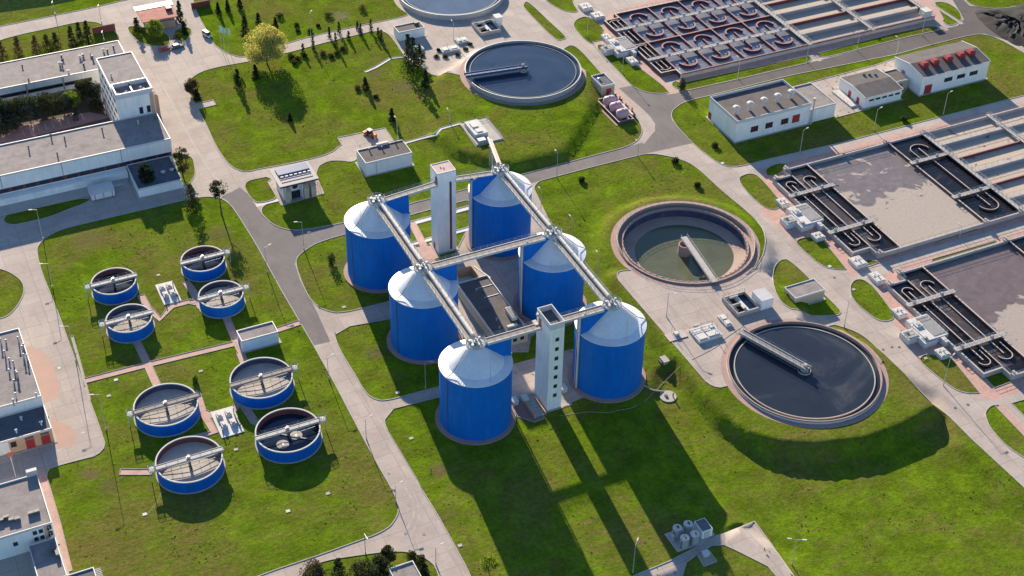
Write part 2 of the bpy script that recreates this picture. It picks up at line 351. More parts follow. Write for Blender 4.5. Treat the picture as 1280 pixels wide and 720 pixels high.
# ---------------------------------------------------------------- mesh builder
class MB:
    def __init__(s): s.v = []; s.f = []
    def add(s, vs, fs):
        o = len(s.v); s.v += vs; s.f += [tuple(i+o for i in f) for f in fs]; return s
    def box(s, x0, x1, y0, y1, z0, z1):
        if x0 > x1: x0, x1 = x1, x0
        if y0 > y1: y0, y1 = y1, y0
        return s.add([(x0,y0,z0),(x1,y0,z0),(x1,y1,z0),(x0,y1,z0),(x0,y0,z1),(x1,y0,z1),(x1,y1,z1),(x0,y1,z1)],
                     [(3,2,1,0),(4,5,6,7),(0,1,5,4),(1,2,6,5),(2,3,7,6),(3,0,4,7)])
    def ub(s, u0, u1, v0, v1, z0, z1): return s.box(v0, v1, -u0, -u1, z0, z1)
    def prism(s, pts, z0, z1):
        a = sum(pts[i][0]*pts[(i+1) % len(pts)][1]-pts[(i+1) % len(pts)][0]*pts[i][1] for i in range(len(pts)))
        if a < 0: pts = pts[::-1]
        n = len(pts)
        return s.add([(p[0], p[1], z0) for p in pts]+[(p[0], p[1], z1) for p in pts],
                     [tuple(range(n-1, -1, -1)), tuple(range(n, 2*n))]+[(i, (i+1) % n, n+(i+1) % n, n+i) for i in range(n)])
    def beam(s, a, b, wd, ht):
        a = Vector(a); b = Vector(b); t = (b-a).normalized()
        sd = t.cross(Vector((0, 0, 1)))
        sd = Vector((1, 0, 0)) if sd.length < 1e-4 else sd.normalized()
        up = sd.cross(t).normalized(); vs = []
        for p in (a, b):
            for i, j in ((-1, -1), (1, -1), (1, 1), (-1, 1)): vs.append(tuple(p+sd*(i*wd/2)+up*(j*ht/2)))
        return s.add(vs, [(3,2,1,0),(4,5,6,7),(0,1,5,4),(1,2,6,5),(2,3,7,6),(3,0,4,7)])
    def tube(s, a, b, r, n=6, r2=None):
        a = Vector(a); b = Vector(b); t = (b-a).normalized()
        e = t.cross(Vector((0, 0, 1))); e = Vector((1, 0, 0)) if e.length < 1e-4 else e.normalized()
        g = t.cross(e); vs = []; r2 = r if r2 is None else r2
        for p, rr in ((a, r), (b, r2)):
            for i in range(n):
                an = 2*pi*i/n; vs.append(tuple(p+e*(cos(an)*rr)+g*(sin(an)*rr)))
        return s.add(vs, [tuple(range(n-1, -1, -1)), tuple(range(n, 2*n))]+[(i, n+i, n+(i+1) % n, (i+1) % n)[::-1] for i in range(n)])
    def path(s, pts, r, n=5):
        for i in range(len(pts)-1): s.tube(pts[i], pts[i+1], r, n)
        return s
    def lathe(s, x, y, prof, n=64, a0=0, a1=2*pi, loop=False):
        full = abs(a1-a0-2*pi) < 1e-6; m = n if full else n+1; k = len(prof); vs = []; fs = []
        for i in range(m):
            a = a0+(a1-a0)*i/n
            for r, z in prof: vs.append((x+r*cos(a), y+r*sin(a), z))
        for i in range(n):
            j = (i+1) % m
            for q in range(k if loop else k-1):
                q2 = (q+1) % k; fs.append((i*k+q, j*k+q, j*k+q2, i*k+q2))
        if loop and not full: fs += [tuple(range(k-1, -1, -1)), tuple((m-1)*k+i for i in range(k))]
        return s.add(vs, fs)
    def disc(s, x, y, z, r, n=64):
        return s.add([(x+r*cos(2*pi*i/n), y+r*sin(2*pi*i/n), z) for i in range(n)], [tuple(range(n))])
    def cyl(s, x, y, z0, z1, r, r2=None, n=16):
        r2 = r if r2 is None else r2
        vs = [(x+r*cos(2*pi*i/n), y+r*sin(2*pi*i/n), z0) for i in range(n)]+[(x+r2*cos(2*pi*i/n), y+r2*sin(2*pi*i/n), z1) for i in range(n)]
        return s.add(vs, [tuple(range(n-1, -1, -1)), tuple(range(n, 2*n))]+[(i, (i+1) % n, n+(i+1) % n, n+i) for i in range(n)])
    def wall(s, pts, th, z0, z1, close=False):
        """wall of thickness th following a plan polyline"""
        n = len(pts); L = []; R = []
        for i in range(n):
            p = Vector(pts[i][:2])
            if close: a = Vector(pts[i-1][:2]); c = Vector(pts[(i+1) % n][:2])
            else: a = Vector(pts[max(i-1, 0)][:2]); c = Vector(pts[min(i+1, n-1)][:2])
            d1 = (p-a).normalized() if (p-a).length > 1e-6 else None; d2 = (c-p).normalized() if (c-p).length > 1e-6 else None
            d1 = d1 or d2; d2 = d2 or d1
            n1 = Vector((-d1.y, d1.x)); n2 = Vector((-d2.y, d2.x)); mm = (n1+n2)
            mm = n1 if mm.length < 1e-4 else mm.normalized()
            k = th/2/max(0.35, mm.dot(n1)); L.append(p+mm*k); R.append(p-mm*k)
        vs = []
        for i in range(n): vs += [(R[i].x, R[i].y, z0), (L[i].x, L[i].y, z0), (L[i].x, L[i].y, z1), (R[i].x, R[i].y, z1)]
        fs = []; q = n if close else n-1
        for i in range(q):
            a = 4*i; b = 4*((i+1) % n)
            fs += [(a, b, b+3, a+3), (b+1, a+1, a+2, b+2), (a+3, b+3, b+2, a+2), (a+1, b+1, b, a)]
        if not close: fs += [(0, 3, 2, 1), (4*(n-1), 4*(n-1)+1, 4*(n-1)+2, 4*(n-1)+3)]
        return s.add(vs, fs)
    def rail(s, pts, h=1.1, step=1.9, r=0.035):
        for i in range(len(pts)-1):
            a = Vector(pts[i]); b = Vector(pts[i+1]); L = (b-a).length; k = max(1, int(L/step))
            for hh in (h, h*0.55): s.tube(a+Vector((0, 0, hh)), b+Vector((0, 0, hh)), r, 4)
            for j in range(k+1):
                p = a.lerp(b, j/k); s.tube(p, p+Vector((0, 0, h)), r, 4)
        return s
    def build(s, name, mat, parent=None, smooth=False, **kw):
        me = bpy.data.meshes.new(name)
        o3 = Vector((0, 0, 0))
        if parent is not None:
            q = parent
            while q.parent: q = q.parent
            o3 = q.location
        me.from_pydata([(a-o3.x, b-o3.y, c-o3.z) for a, b, c in s.v], [], s.f)
        me.materials.append(mat)
        if smooth:
            for p in me.polygons: p.use_smooth = True
            if smooth != 'all': me.set_sharp_from_angle(angle=radians(40))
        o = bpy.data.objects.new(name, me); COL.objects.link(o)
        if parent is not None: o.parent = parent
        for k, v in kw.items(): o[k] = v
        return o
def thing(name, label, cat, loc, group=None):
    o = bpy.data.objects.new(name, None); COL.objects.link(o); o.location = loc; o.empty_display_size = 0.5
    o['label'] = label; o['category'] = cat
    if group: o['group'] = group
    return o
def tag(o, label, cat, group=None):
    o['label'] = label; o['category'] = cat
    if group: o['group'] = group
    return o
def copy_tree(o, loc=None, label=None, rz=None):
    c = o.copy(); COL.objects.link(c)
    if loc is not None: c.location = loc
    if rz is not None: c.rotation_euler = (0, 0, rz)
    if label: c['label'] = label
    for ch in list(o.children):
        d = ch.copy(); COL.objects.link(d); d.parent = c
        for g in list(ch.children):
            e = g.copy(); COL.objects.link(e); e.parent = d
    return c

# ---------------------------------------------------------------- ground: one triangulation cut into lawns, roads, paths
def catmull(pts, k=5):
    n = len(pts); out = []
    for i in range(n):
        p0, p1, p2, p3 = [Vector(pts[(i+j-1) % n]) for j in range(4)]
        for q in range(k):
            t = q/k
            out.append(tuple(0.5*((2*p1)+(-p0+p2)*t+(2*p0-5*p1+4*p2-p3)*t*t+(-p0+3*p1-3*p2+p3)*t*t*t)))
    return out
def gp(pts): return [at(a, b)[:2] for a, b in pts]
def strip(pts, wd, close=False):
    P = [Vector(p) for p in pts]; L = []; R = []
    for i, p in enumerate(P):
        a = P[max(i-1, 0)]; c = P[min(i+1, len(P)-1)]; t = (c-a).normalized(); nn = Vector((-t.y, t.x))*wd/2
        L.append(tuple(p+nn)); R.append(tuple(p-nn))
    return L+R[::-1]
def circle(x, y, r, n=40): return [(x+r*cos(2*pi*i/n), y+r*sin(2*pi*i/n)) for i in range(n)]
def rect(u0, u1, v0, v1): return [W(u0, v0), W(u0, v1), W(u1, v1), W(u1, v0)]
REG = []                                   # (object name, material, polygon) painted in order
def reg(name, mat, poly): REG.append((name, mat, poly))
reg('ground', FIELD, [(-900, -700), (900, -700), (900, 900), (-900, 900)])
reg('pavement', PAVE, gp([(-60, 790), (-60, 20), (140, -45), (1360, -45), (1360, 790)]))
LAWN = [
 [(-40,40),(0,33),(40,25),(110,11),(175,-4),(200,-44),(-90,-30)],
 [(-45,67),(0,50),(30,42),(60,36),(100,27),(120,27),(131,33),(146,40),(151,50),(146,60),(60,110),(-40,125)],
 [(160,37),(171,50),(187,57),(208,57),(212,50),(205,41),(168,33)],
 [(218,40),(222,49),(230,52),(238,44),(239,37),(230,34)],
 [(236,-30),(243,8),(250,24),(258,37),(264,52),(275,62),(292,70),(306,72),(320,67),(359,54),(390,45),(455,31),(505,21),(512,17),(500,6),(490,-12),(470,-40)],
 [(300,79),(320,75),(360,66),(415,51),(470,38),(484,40),(495,54),(504,68),(508,72),(531,84),(537,94),(560,90),(577,95),(640,95),(704,62),(709,58),(716,56),(726,63),(750,90),(765,108),(775,124),(794,145),(803,158),(802,171),(789,182),(740,195),(650,218.7),(520,252.8),(430,278.7),(395,285),(370,288.5),(352,286),(335,277),(322,260),(345,251),(347,249),(398,237),(394,213),(405,202),(425,200),(444,204),(449,190),(444,178),(425,180),(415,192),(370,203),(320,212),(310,215),(297,213),(285,205),(270,183),(256,152),(244,130),(236,116),(235,103),(245,92),(270,84)],
 [(304,228),(322,223),(340,220),(348,247),(335,252),(319,254),(309,242)],
 [(369,330),(372,320),(385,310),(400,302),(431,293),(520,266.8),(592,247),(590,275),(565,325),(545,352),(500,373),(485,377.5),(450,386),(427,391),(412,390),(392,381),(380,360)],
 [(418,421),(419,414),(425,410),(437,407),(486,398),(560,380),(600,440),(570,478),(547,484),(505,495),(482,501),(470,500),(457,492),(445,470),(427,442)],
 [(480,527),(482,517),(492,510),(510,505),(547,496),(600,480),(640,440),(690,400),(712,330),(664,229),(740,209),(790,196),(810,191.5),(830,194),(855,200),(872,210),(890,227),(910,245),(935,265),(950,280),(957,295),(956,312),(950,327),(935,346),(860,345),(784,336),(766,342),(891,487),(914,481),(980,470),(1035,404),(1055,409),(1078,418),(1096,435),(1135,472),(1177,512),(1205,540),(1285,614),(1340,665),(1360,780),(900,800),(610,780),(589,720),(570,685),(545,640),(510,585),(485,540)],
 [(46,316),(47,307),(60,294),(82,285),(150,269),(227,251),(252,246),(270,246),(285,252),(295,265),(320,305),(350,360),(392,432),(417,477),(450,540),(470,577),(492,615),(499,632),(496,649),(480,665),(445,677),(405,692),(330,717),(280,738),(90,780),(86,712),(75,657),(62,612),(56,588),(72,582),(135,566),(125,535),(100,467),(75,397),(60,360),(52,340)],
 [(-2,336),(15,342),(27,352),(30,363),(26,375),(15,390),(0,398),(-25,395),(-25,337)],
 [(5,266),(112,246),(113,252),(82,263),(62,272),(5,284)],
 [(178,238),(190,242),(215,237),(231,231),(228,222),(180,225)],
 [(216,192),(238,196),(243,206),(243,220),(232,231),(222,212)],
 [(362,760),(374,722),(383,712),(402,701),(470,691),(492,689),(515,690),(537,700),(547,712),(552,735),(545,770)],
 [(839,142),(842,136),(857,126),(885,120),(985,95),(1120,68),(1160,57),(1212,44),(1230,42),(1250,49),(1290,72),(1360,120),(1350,102),(1285,118),(1172,147),(1045,180),(960,199),(930,207),(915,209),(902,206),(885,195),(870,183),(852,165),(840,150)],
 [(1203,-6),(1212,7),(1247,12),(1310,0),(1340,-40),(1200,-40)],
 [(655,5),(662,4),(688,28),(706,45),(704,49),(692,47),(658,13)],
 [(717,31),(722,24),(733,21),(745,27),(755,38),(757,51),(738,54),(722,40)],
 [(743,57),(755,55),(775,70),(800,85),(836,113),(835,117),(815,117),(800,113),(789,107)],
 [(682,-2),(697,10),(712,15),(722,14),(717,5),(712,-6)],
 [(845,112),(865,113),(960,90),(1017,77),(1010,67),(960,76),(870,97),(836,102)],
 [(1016,66),(1035,59),(1167,31),(1177,37),(1135,46),(1027,73)],
 [(1163,5),(1177,1),(1195,9),(1203,20),(1200,28),(1184,34)],
]
L_SMOOTH = {2, 3, 11, 13, 14, 18, 19, 21}
def soften(P):                              # round every corner by a few metres
    for cut in (2.6, 0.9):
        out = []; n = len(P)
        for i in range(n):
            a, b, c = [Vector(P[(i+k) % n]) for k in (-1, 0, 1)]
            for q in (a, c):
                L = (q-b).length; out.append(tuple(b+(q-b)*min(.3, cut/max(L, 1e-6))))
        P = out
    return P
DARKP = gp([(-60,26),(0,16),(60,8),(112,-3),(150,-40),(-60,-40)])
reg('courtyard_ground', plain('bark_mulch', (0.07, 0.055, 0.04), .95, .3), rect(-136.5, -100.5, -110, -50.2))
#, rect(-136.5, -100.5, -110, -50.2))
for i, L in enumerate(LAWN):
    P = gp(L); reg('lawn', GRASS, catmull(P, 4) if i in L_SMOOTH else soften(P))
reg('dark_ground', DKGREEN, DARKP)  # darker green ground in the far left corner
TRACK = plain('worn_grass', (0.125, 0.150, 0.026), .95, .3, 1.0, dirt=(0.10, 0.135, 0.012), dirt_amt=.9)
TYRE = plain('rubber_marked_concrete', (0.36, 0.31, 0.285), .85, .15, .6, dirt=(0.46, 0.40, 0.36), dirt_amt=.9)
for P in [[(182, 645), (196, 628), (207, 604)]]:
    reg('worn_track', TRACK, strip(gp(P), .4))
# red pavers round the aeration basins
reg('paver_apron', PINK, gp([(952,215),(962,209),(1043,188),(1140,163),(1300,124),(1340,114),(1340,262),(1224,293),(1157,311),(1110,326),(1064,338),(1044,337),(995,302),(950,266)]))
reg('paver_apron', PINK, gp([(1095,358),(1100,346),(1126,333),(1194,312),(1340,272),(1340,470),(1243,501),(1215,494),(1150,453),(1118,402)]))
reg('paver_apron', PINK, gp([(760,18),(775,12),(860,-12),(880,-30),(1150,-30),(1180,25),(1010,70),(850,104),(800,84),(752,46)]))
reg('road', ROADC, gp([(960,199),(1045,180),(1172,147),(1285,119),(1350,101),(1350,111),(1285,129),(1140,163),(1043,188),(965,208),(915,216),(915,209),(930,207)]))
reg('road', ROADC, gp([(1064,339),(1110,326),(1157,311),(1224,293),(1340,261),(1340,272),(1285,286),(1253,294),(1194,312),(1126,333),(1095,348),(1062,356)]))
reg('road', ROADC, gp([(1205,503),(1243,500),(1300,482),(1340,470),(1340,483),(1285,498),(1243,509),(1231,520),(1215,520)]))
for L in [[(922,225),(927,219),(942,216),(952,224),(964,238),(979,256),(972,261),(963,263),(948,254),(935,242)],
          [(995,301),(1006,296),(1030,297),(1055,320),(1052,324),(1064,337),(1044,337),(1027,333),(996,306)],
          [(966,360),(966,340),(970,329),(979,323),(988,326),(1012,348),(1030,368),(1048,385),(1052,391),(1045,395),(1000,388),(980,384)],
          [(1062,362),(1065,352),(1074,348),(1084,352),(1095,362),(1112,385),(1119,395),(1114,401),(1100,402),(1085,392),(1066,376)],
          [(1150,446),(1160,442),(1172,445),(1192,446),(1236,489),(1222,492),(1203,491),(1187,483),(1150,453)],
          [(1229,469),(1252,459),(1267,476),(1243,485)], [(1231,520),(1233,512),(1242,505),(1253,507),(1285,540),(1300,580),(1270,568),(1240,540)],
          [(1264,504),(1300,494),(1300,530),(1285,525)], [(1084,324),(1100,328),(1082,334)],
          [(962,206),(985,203),(979,214),(965,222),(955,217)], [(1020,200),(1095,181),(1096,184),(1022,203)], [(1156,165),(1185,157),(1186,160),(1158,168)],
          [(1142,311),(1222,288),(1221,284),(1142,307)], [(1165,324),(1245,301),(1244,304),(1165,328)]]:
    reg('lawn', GRASS, soften(gp(L)) if len(L) > 4 else gp(L))
# asphalt
reg('asphalt_road', ASPH, gp([(773,110),(789,107),(800,113),(815,117),(836,118),(847,116),(890,106),(960,91),(1045,70),(1135,46),(1177,37),(1197,32),(1205,24),(1198,12),(1185,-10),(1178,-40),(1195,-40),(1205,0),(1212,7),(1247,12),(1300,2),(1340,60),(1257,50),(1230,42),(1212,44),(1160,57),(1120,68),(985,95),(885,120),(857,126),(842,136),(839,142),(840,150),(852,165),(866,179),(857,181),(810,191.5),(740,209),(664,229),(520,266.8),(431,293),(400,302),(385,310),(372,320),(369,330),(375,350),(380,360),(392,381),(413,427),(392,432),(350,360),(320,305),(295,265),(285,252),(277,246),(300,234),(309,242),(322,260),(335,277),(352,286),(370,288.5),(395,285),(430,278.7),(520,252.8),(650,218.7),(740,195),(789,182),(803,178),(812,171),(819,163),(818,154),(813,146),(802,135)]))
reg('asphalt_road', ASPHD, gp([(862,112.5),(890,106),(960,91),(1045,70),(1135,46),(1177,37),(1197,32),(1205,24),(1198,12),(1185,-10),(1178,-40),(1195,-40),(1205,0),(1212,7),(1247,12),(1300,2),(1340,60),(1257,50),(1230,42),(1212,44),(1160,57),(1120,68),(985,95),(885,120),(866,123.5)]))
reg('pavement', PAVE, gp([(768,112),(773,110),(802,135),(813,146),(819,155),(818,164),(805,180),(801,177),(804,162),(800,149),(793,142)]))
reg('paver_path', PINK, gp([(764,113),(770,111),(797,139),(793,143),(774,139),(768,129)]))
# centre yard
reg('pavement', PAVE, gp([(418,419),(427,391),(450,386),(486,377),(545,352),(600,343),(650,322),(690,330),(700,352),(672,372),(660,440),(618,440),(560,378),(486,399),(437,408)]))
reg('pavement', PAVE, gp([(480,526),(482,501),(547,484),(600,468),(641,456),(670,448),(716,437),(722,470),(746,489),(700,509),(647,520),(642,500),(547,497),(492,511)]))
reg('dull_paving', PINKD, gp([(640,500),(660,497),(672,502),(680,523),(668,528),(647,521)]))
reg('pavement', CONCW, strip(gp([(508,281),(596,257)]), 2.0)); reg('pavement', CONCW, strip(gp([(512,306),(600,282)]), 1.6))
reg('paver_path', PINK, strip(gp([(514,277),(522,292),(532,312),(542,332)]), 2.2))
reg('paver_path', PINK, gp([(519,308),(545,305),(550,322),(528,330)]))
# paths among the small tanks
for P in [[(106,476),(180,457),(300,428),(375,403)], [(170,425),(186,459),(200,490)], [(278,385),(294,424),(302,440)], [(176,369),(184,384),(200,399),(214,383),(236,377),(246,379)], [(232,352),(241,364),(252,385)], [(300,440),(312,470)],
          [(245,490),(253,514),(268,520),(292,512),(303,498)], [(253,514),(268,540),(240,548)], [(300,500),(318,527),(330,532)], [(150,590),(190,590)]]:
    reg('paver_path', PINK, strip(gp(P), 2.0))
for P in [[(320,257),(349,250)], [(505,179),(530,172),(545,168),(551,161),(576,154)], [(531,85),(505,71),(488,73),(470,84),(456,90)]]:
    reg('footpath', CONCW, strip(gp(P), 1.3))
reg('paver_path', PINK, strip(gp([(960,227),(996,262)]), 2.2)); reg('paver_path', PINK, strip(gp([(1030,295),(1070,345)]), 2.4)); reg('paver_path', PINK, strip(gp([(1192,444),(1236,498)]), 2.4))
reg('paver_path', PINK, strip(gp([(797,76),(826,100),(842,117)]), 2.2)); reg('paver_path', PINK, strip(gp([(742,54),(765,50)]), 2.0)); reg('paver_path', PINK, strip(gp([(1248,506),(1300,560)]), 2.2))
reg('footpath', PAVE, strip(gp([(1009,66),(1026,76)]), 1.6)); reg('footpath', PAVE, strip(gp([(1163,22),(1184,38)]), 1.6)); reg('footpath', PAVE, strip(gp([(1163,4),(1203,30)]), 1.4))
reg('paver_path', PINK, strip(gp([(49,588),(58,615),(70,657),(84,715)]), 2.3))
reg('paver_pad', PADP, catmull(gp([(30,436),(48,437),(62,448),(71,470),(75,488),(70,498),(57,503),(48,500)]), 4))
reg('paver_pad', PADP, catmull(gp([(60,527),(73,527),(90,535),(96,545),(92,556),(80,560),(66,555)]), 4))
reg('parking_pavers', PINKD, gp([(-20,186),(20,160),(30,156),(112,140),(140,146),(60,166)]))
reg('pavement', PAVE, gp([(422,172),(481,160),(492,176),(450,190),(430,186)]))
reg('pavement', PAVE, gp([(575,156),(610,150),(630,175),(595,183)]))
reg('pavement', PAVE, gp([(243,130),(266,125),(270,131),(245,137)]))
reg('pavement', PAVE, gp([(335,228),(342,220),(392,213),(405,242),(352,257)]))
# bottom pad paths
reg('pavement', PAVE, gp([(780,727),(792,720),(840,700),(874,682),(893,671),(943,652),(960,675),(992,720),(1005,745),(982,750),(970,720),(960,708),(920,688),(905,681),(890,682),(874,691),(858,703),(853,720),(850,745),(770,745)]))
reg('pavement', PAVE, gp([(872,694),(886,688),(896,702),(880,708)]))
# concrete joining building yards on the right
reg('pavement', PAVE, gp([(1009,104),(1095,81),(1121,72),(1139,104),(1126,120),(1083,137),(1045,147)]))
for P in [[(502, 602), (516, 625), (517, 645), (505, 668), (480, 684)], [(508, 600), (522, 625), (524, 648), (512, 672)], [(200, 100), (225, 150), (262, 215), (290, 240)], [(90, 420), (100, 455), (112, 500)], [(890, 212), (930, 256), (1000, 322), (1030, 352)], [(560, 690), (520, 600), (460, 500)]]:
    reg('tyre_mark', TYRE, strip(gp(P), .6))
# rings round the clarifiers
for k, (x, y) in enumerate(CLA):
    reg('paver_ring', RINGP if k else PAVE, circle(x, y, 21.7, 64))
for k, (x, y) in enumerate(CLA): reg('HOLE', None, circle(x, y, 19.9, 64))
B1 = [(7.6,127.6),(7.6,133.8),(4.3,133.8),(4.3,236),(52.8,236),(52.8,133.8),(49.0,133.8),(49.0,127.6)]
B2 = [(a+58.4, b) for a, b in B1]
AB = [(-105.6,128.6),(-105.6,134.4),(-108.8,134.4),(-108.8,242),(-60.6,242),(-60.6,134.4),(-64.2,134.4),(-64.2,128.6)]
for B in (B1, B2, AB): reg('HOLE', None, [W(*p) for p in B])

def inside(x, y, P):
    ins = False; n = len(P); j = n-1
    for i in range(n):
        ax, ay = P[i]; bx, by = P[j]
        if (ay > y) != (by > y) and x < (bx-ax)*(y-ay)/(by-ay)+ax: ins = not ins
        j = i
    return ins
def build_ground():
    V = []; E = []; Fc = []
    for nm, mt, P in REG:
        o = len(V); V += [Vector(p) for p in P]; Fc.append([o+i for i in range(len(P))])
    def grid(x0, x1, y0, y1, st):
        nx = int((x1-x0)/st); ny = int((y1-y0)/st)
        for i in range(nx+1):
            for j in range(ny+1):
                V.append(Vector((x0+i*st+0.31*(j % 2)*st, y0+j*st)))
    grid(40, 125, -135, -48, 1.1); grid(55, 118, -50, 8, 1.8); grid(38, 122, 25, 115, 2.2); grid(-120, 260, -260, 200, 9.0)
    grid(20, 140, -215, -137, 4.0)
    Fc = [[(f[i], f[(i+1) % len(f)]) for i in range(len(f))] for f in Fc]
    vo, eo, fo, ov, oe, of = delaunay_2d_cdt(V, [e for f in Fc for e in f], [], 0, 1e-4, True)
    Z = [terrain(p.x, p.y) for p in vo]
    bbs = [(min(p[0] for p in P), max(p[0] for p in P), min(p[1] for p in P), max(p[1] for p in P)) for _, _, P in REG]
    pri = []
    for f in fo:
        x = sum(vo[i].x for i in f)/len(f); y = sum(vo[i].y for i in f)/len(f); q = -1
        for k in range(len(REG)-1, -1, -1):
            b = bbs[k]
            if b[0] <= x <= b[1] and b[2] <= y <= b[3] and inside(x, y, REG[k][2]): q = k; break
        pri.append(q)
    by = {}
    for f, p in zip(fo, pri):
        if p < 0 or REG[p][0] == 'HOLE': continue
        by.setdefault(p, []).append(f)
    for p, fs in by.items():
        nm, mt, _ = REG[p]; idx = {}; vs = []; ff = []
        for f in fs:
            t = []
            for i in f:
                if i not in idx: idx[i] = len(vs); vs.append((vo[i].x, vo[i].y, Z[i]))
                t.append(idx[i])
            a, b, c = [vs[i] for i in t[:3]]
            if (b[0]-a[0])*(c[1]-a[1])-(b[1]-a[1])*(c[0]-a[0]) < 0: t = t[::-1]
            ff.append(tuple(t))
        me = bpy.data.meshes.new(nm); me.from_pydata(vs, [], ff); me.materials.append(mt)
        for q in me.polygons: q.use_smooth = True
        o = bpy.data.objects.new(nm, me); COL.objects.link(o); o['kind'] = 'structure'
    # kerbs: a low concrete edging wherever lawn meets a hard surface
    ed = {}
    for f, p in zip(fo, pri):
        if p < 0: continue
        n = len(f)
        for i in range(n):
            a, b = f[i], f[(i+1) % n]; ed.setdefault((min(a, b), max(a, b)), []).append(p)
    kb = MB()
    for (a, b), ps in ed.items():
        if len(ps) != 2: continue
        n0, n1 = REG[ps[0]][0], REG[ps[1]][0]
        g0, g1 = n0 == 'lawn', n1 == 'lawn'
        if g0 == g1: continue
        other = n1 if g0 else n0
        if other in ('ground', 'dark_ground', 'bare_soil', 'worn_track', 'HOLE', 'courtyard_ground', 'paver_ring'): continue
        A = vo[a]; B = vo[b]
        if max(abs(A.x), abs(A.y), abs(B.x), abs(B.y)) > 330: continue
        wd = 0.22 if other in ('pavement', 'road', 'asphalt_road') else 0.12
        t = B-A
        if t.length < 0.02: continue
        kb.beam((A.x, A.y, Z[a]+0.02), (B.x, B.y, Z[b]+0.02), wd, 0.22)
    kb.build('kerb', KERB, kind='structure')
build_ground()
# ---------------------------------------------------------------- digesters
HUBZ = 24.1
def digester(u, v, side, label, rod_px, post):
    x, y = W(u, v)
    t = thing('digester_tank', label, 'digester', (x, y, 0), 'blue digester tanks')
    MB().lathe(x, y, [(10.25, -1.6), (10.25, 0.32), (8.9, 0.36)], 72).build('base_ring', RINGP, t, True)
    n = 144; m = MB(); vs = []; fs = []
    for i in range(n):
        a = 2*pi*i/n; r = 9.0+(0.018 if i % 2 else 0)
        vs += [(x+r*cos(a), y+r*sin(a), 0.3), (x+r*cos(a), y+r*sin(a), 18.15)]
    for i in range(n):
        j = (i+1) % n; fs.append((2*i, 2*j, 2*j+1, 2*i+1))
    m.add(vs, fs).build('wall', BLUE, t)
    m = MB(); n = 160; prof = [(9.14, 17.98), (9.16, 18.18), (7.0, 18.62), (1.6, 23.75)]; vs = []; fs = []
    for i in range(n):
        a = 2*pi*i/n; k = 0.03 if i % 2 == 0 else 0
        for r, z in prof: vs.append((x+r*cos(a), y+r*sin(a), z+(k if z > 18 else 0)))
    for i in range(n):
        j = (i+1) % n
        for q in range(3): fs.append((4*i+q, 4*j+q, 4*j+q+1, 4*i+q+1))
    m.add(vs, fs).build('cone_roof', ROOFM, t)
    s = side
    g = MB(); w2 = 1.05
    prof = [(1.55, 23.85), (9.1, 23.85), (9.1, 17.7), (8.9, 18.1), (7.0, 18.5), (1.55, 23.5)]
    pts = [(x+s*a, z) for a, z in prof]
    k = len(pts); vs = [(a, y-w2, z) for a, z in pts]+[(a, y+w2, z) for a, z in pts]
    g.add(vs, [tuple(range(k)), tuple(range(2*k-1, k-1, -1))]+[(i, i+k, (i+1) % k+k, (i+1) % k) for i in range(k)])
    g.build('walkway_gable', BLUE, t)
    MB().lathe(x, y, [(1.7, 23.3), (1.7, 24.0), (2.45, 24.0), (2.5, 24.25), (2.4, 24.27), (0.01, 24.3)], 32).build('hub_platform', CONCW, t, True)
    r = MB(); ring = [(x+2.38*cos(2*pi*i/20), y+2.38*sin(2*pi*i/20), 24.25) for i in range(21)]
    for hh in (1.1, 0.6): r.path([(a, b, c+hh) for a, b, c in ring], 0.05, 4)
    for p in ring[:-1]: r.tube(p, (p[0], p[1], p[2]+1.1), 0.045, 4)
    r.lathe(x, y, [(2.40, 24.25), (2.40, 24.45), (2.36, 24.45), (2.36, 24.25)], 32, loop=True)
    r.build('hub_railing', STEEL, t)
    e = MB(); e.cyl(x, y, 24.28, 25.2, 0.55, 0.45, 14); e.cyl(x, y, 25.2, 25.9, 0.28, 0.22, 10); e.cyl(x+1.3, y+0.8, 24.28, 25.3, 0.3, n=10)
    e.cyl(x-1.2, y-0.9, 24.28, 25.0, 0.35, n=10); e.cyl(x+0.3, y-1.5, 24.28, 25.1, 0.22, n=8); e.box(x-1.6, x-0.9, y+0.5, y+1.2, 24.28, 25.1)
    e.tube((x+1.3, y+0.8, 25.2), (x+0.2, y, 25.0), 0.14, 6); e.tube((x-1.2, y-0.9, 24.8), (x-0.1, y, 24.8), 0.12, 6)
    e.build('gas_dome_valves', STEEL, t, True)
    MB().cyl(x-0.5, y-0.6, 24.28, 25.4, 0.33, n=10).build('mixer_motor', plain('green_motor', (0.03, 0.17, 0.17), 0.5), t, True)
    # outside service pipes beside the gable
    px_ = x+s*9.35
    p = MB(); p.tube((px_, y-0.7, 0.4), (px_, y-0.7, 23.2 if post else 18.6), 0.30 if post else 0.14, 8)
    if post: p.tube((px_, y-0.7, 23.2), (px_-s*1.6, y-0.7, 24.3), 0.30, 8)
    p.tube((px_, y+0.5, 0.4), (px_, y+0.5, 23.8), 0.1, 6)
    for z in range(2, 23, 2): p.beam((px_, y-0.7, z), (px_-s*0.4, y-0.7, z), 0.1, 0.1)
    p.build('service_pipe', LIGHTM if post else STEEL, t, True)
    c = MB()
    c.path([(x-9.1*s*0.96, y-2.5, 0.4), (x-9.1*s*0.96, y-2.5, 18.3), (x-7.0*s*0.95, y-2.0, 19.35), (x-2.7*s, y-0.4, 23.3)], 0.09, 5)
    c.build('cable_riser', STEELD, t)
    rx, ry = atz(rod_px[0], rod_px[1], 18.6)
    MB().tube((rx, ry, 18.1), (rx, ry, 27.5), 0.07, 5, 0.03).build('lightning_rod', STEEL, t)
    return t
digester(0, 0, 1, 'blue digester with zinc cone, far end of the left row beside the red striped tower', (452, 290), 0)
digester(33.3, 0, 1, 'blue digester with zinc cone, middle of the left row beside the control building', (548, 380), 0)
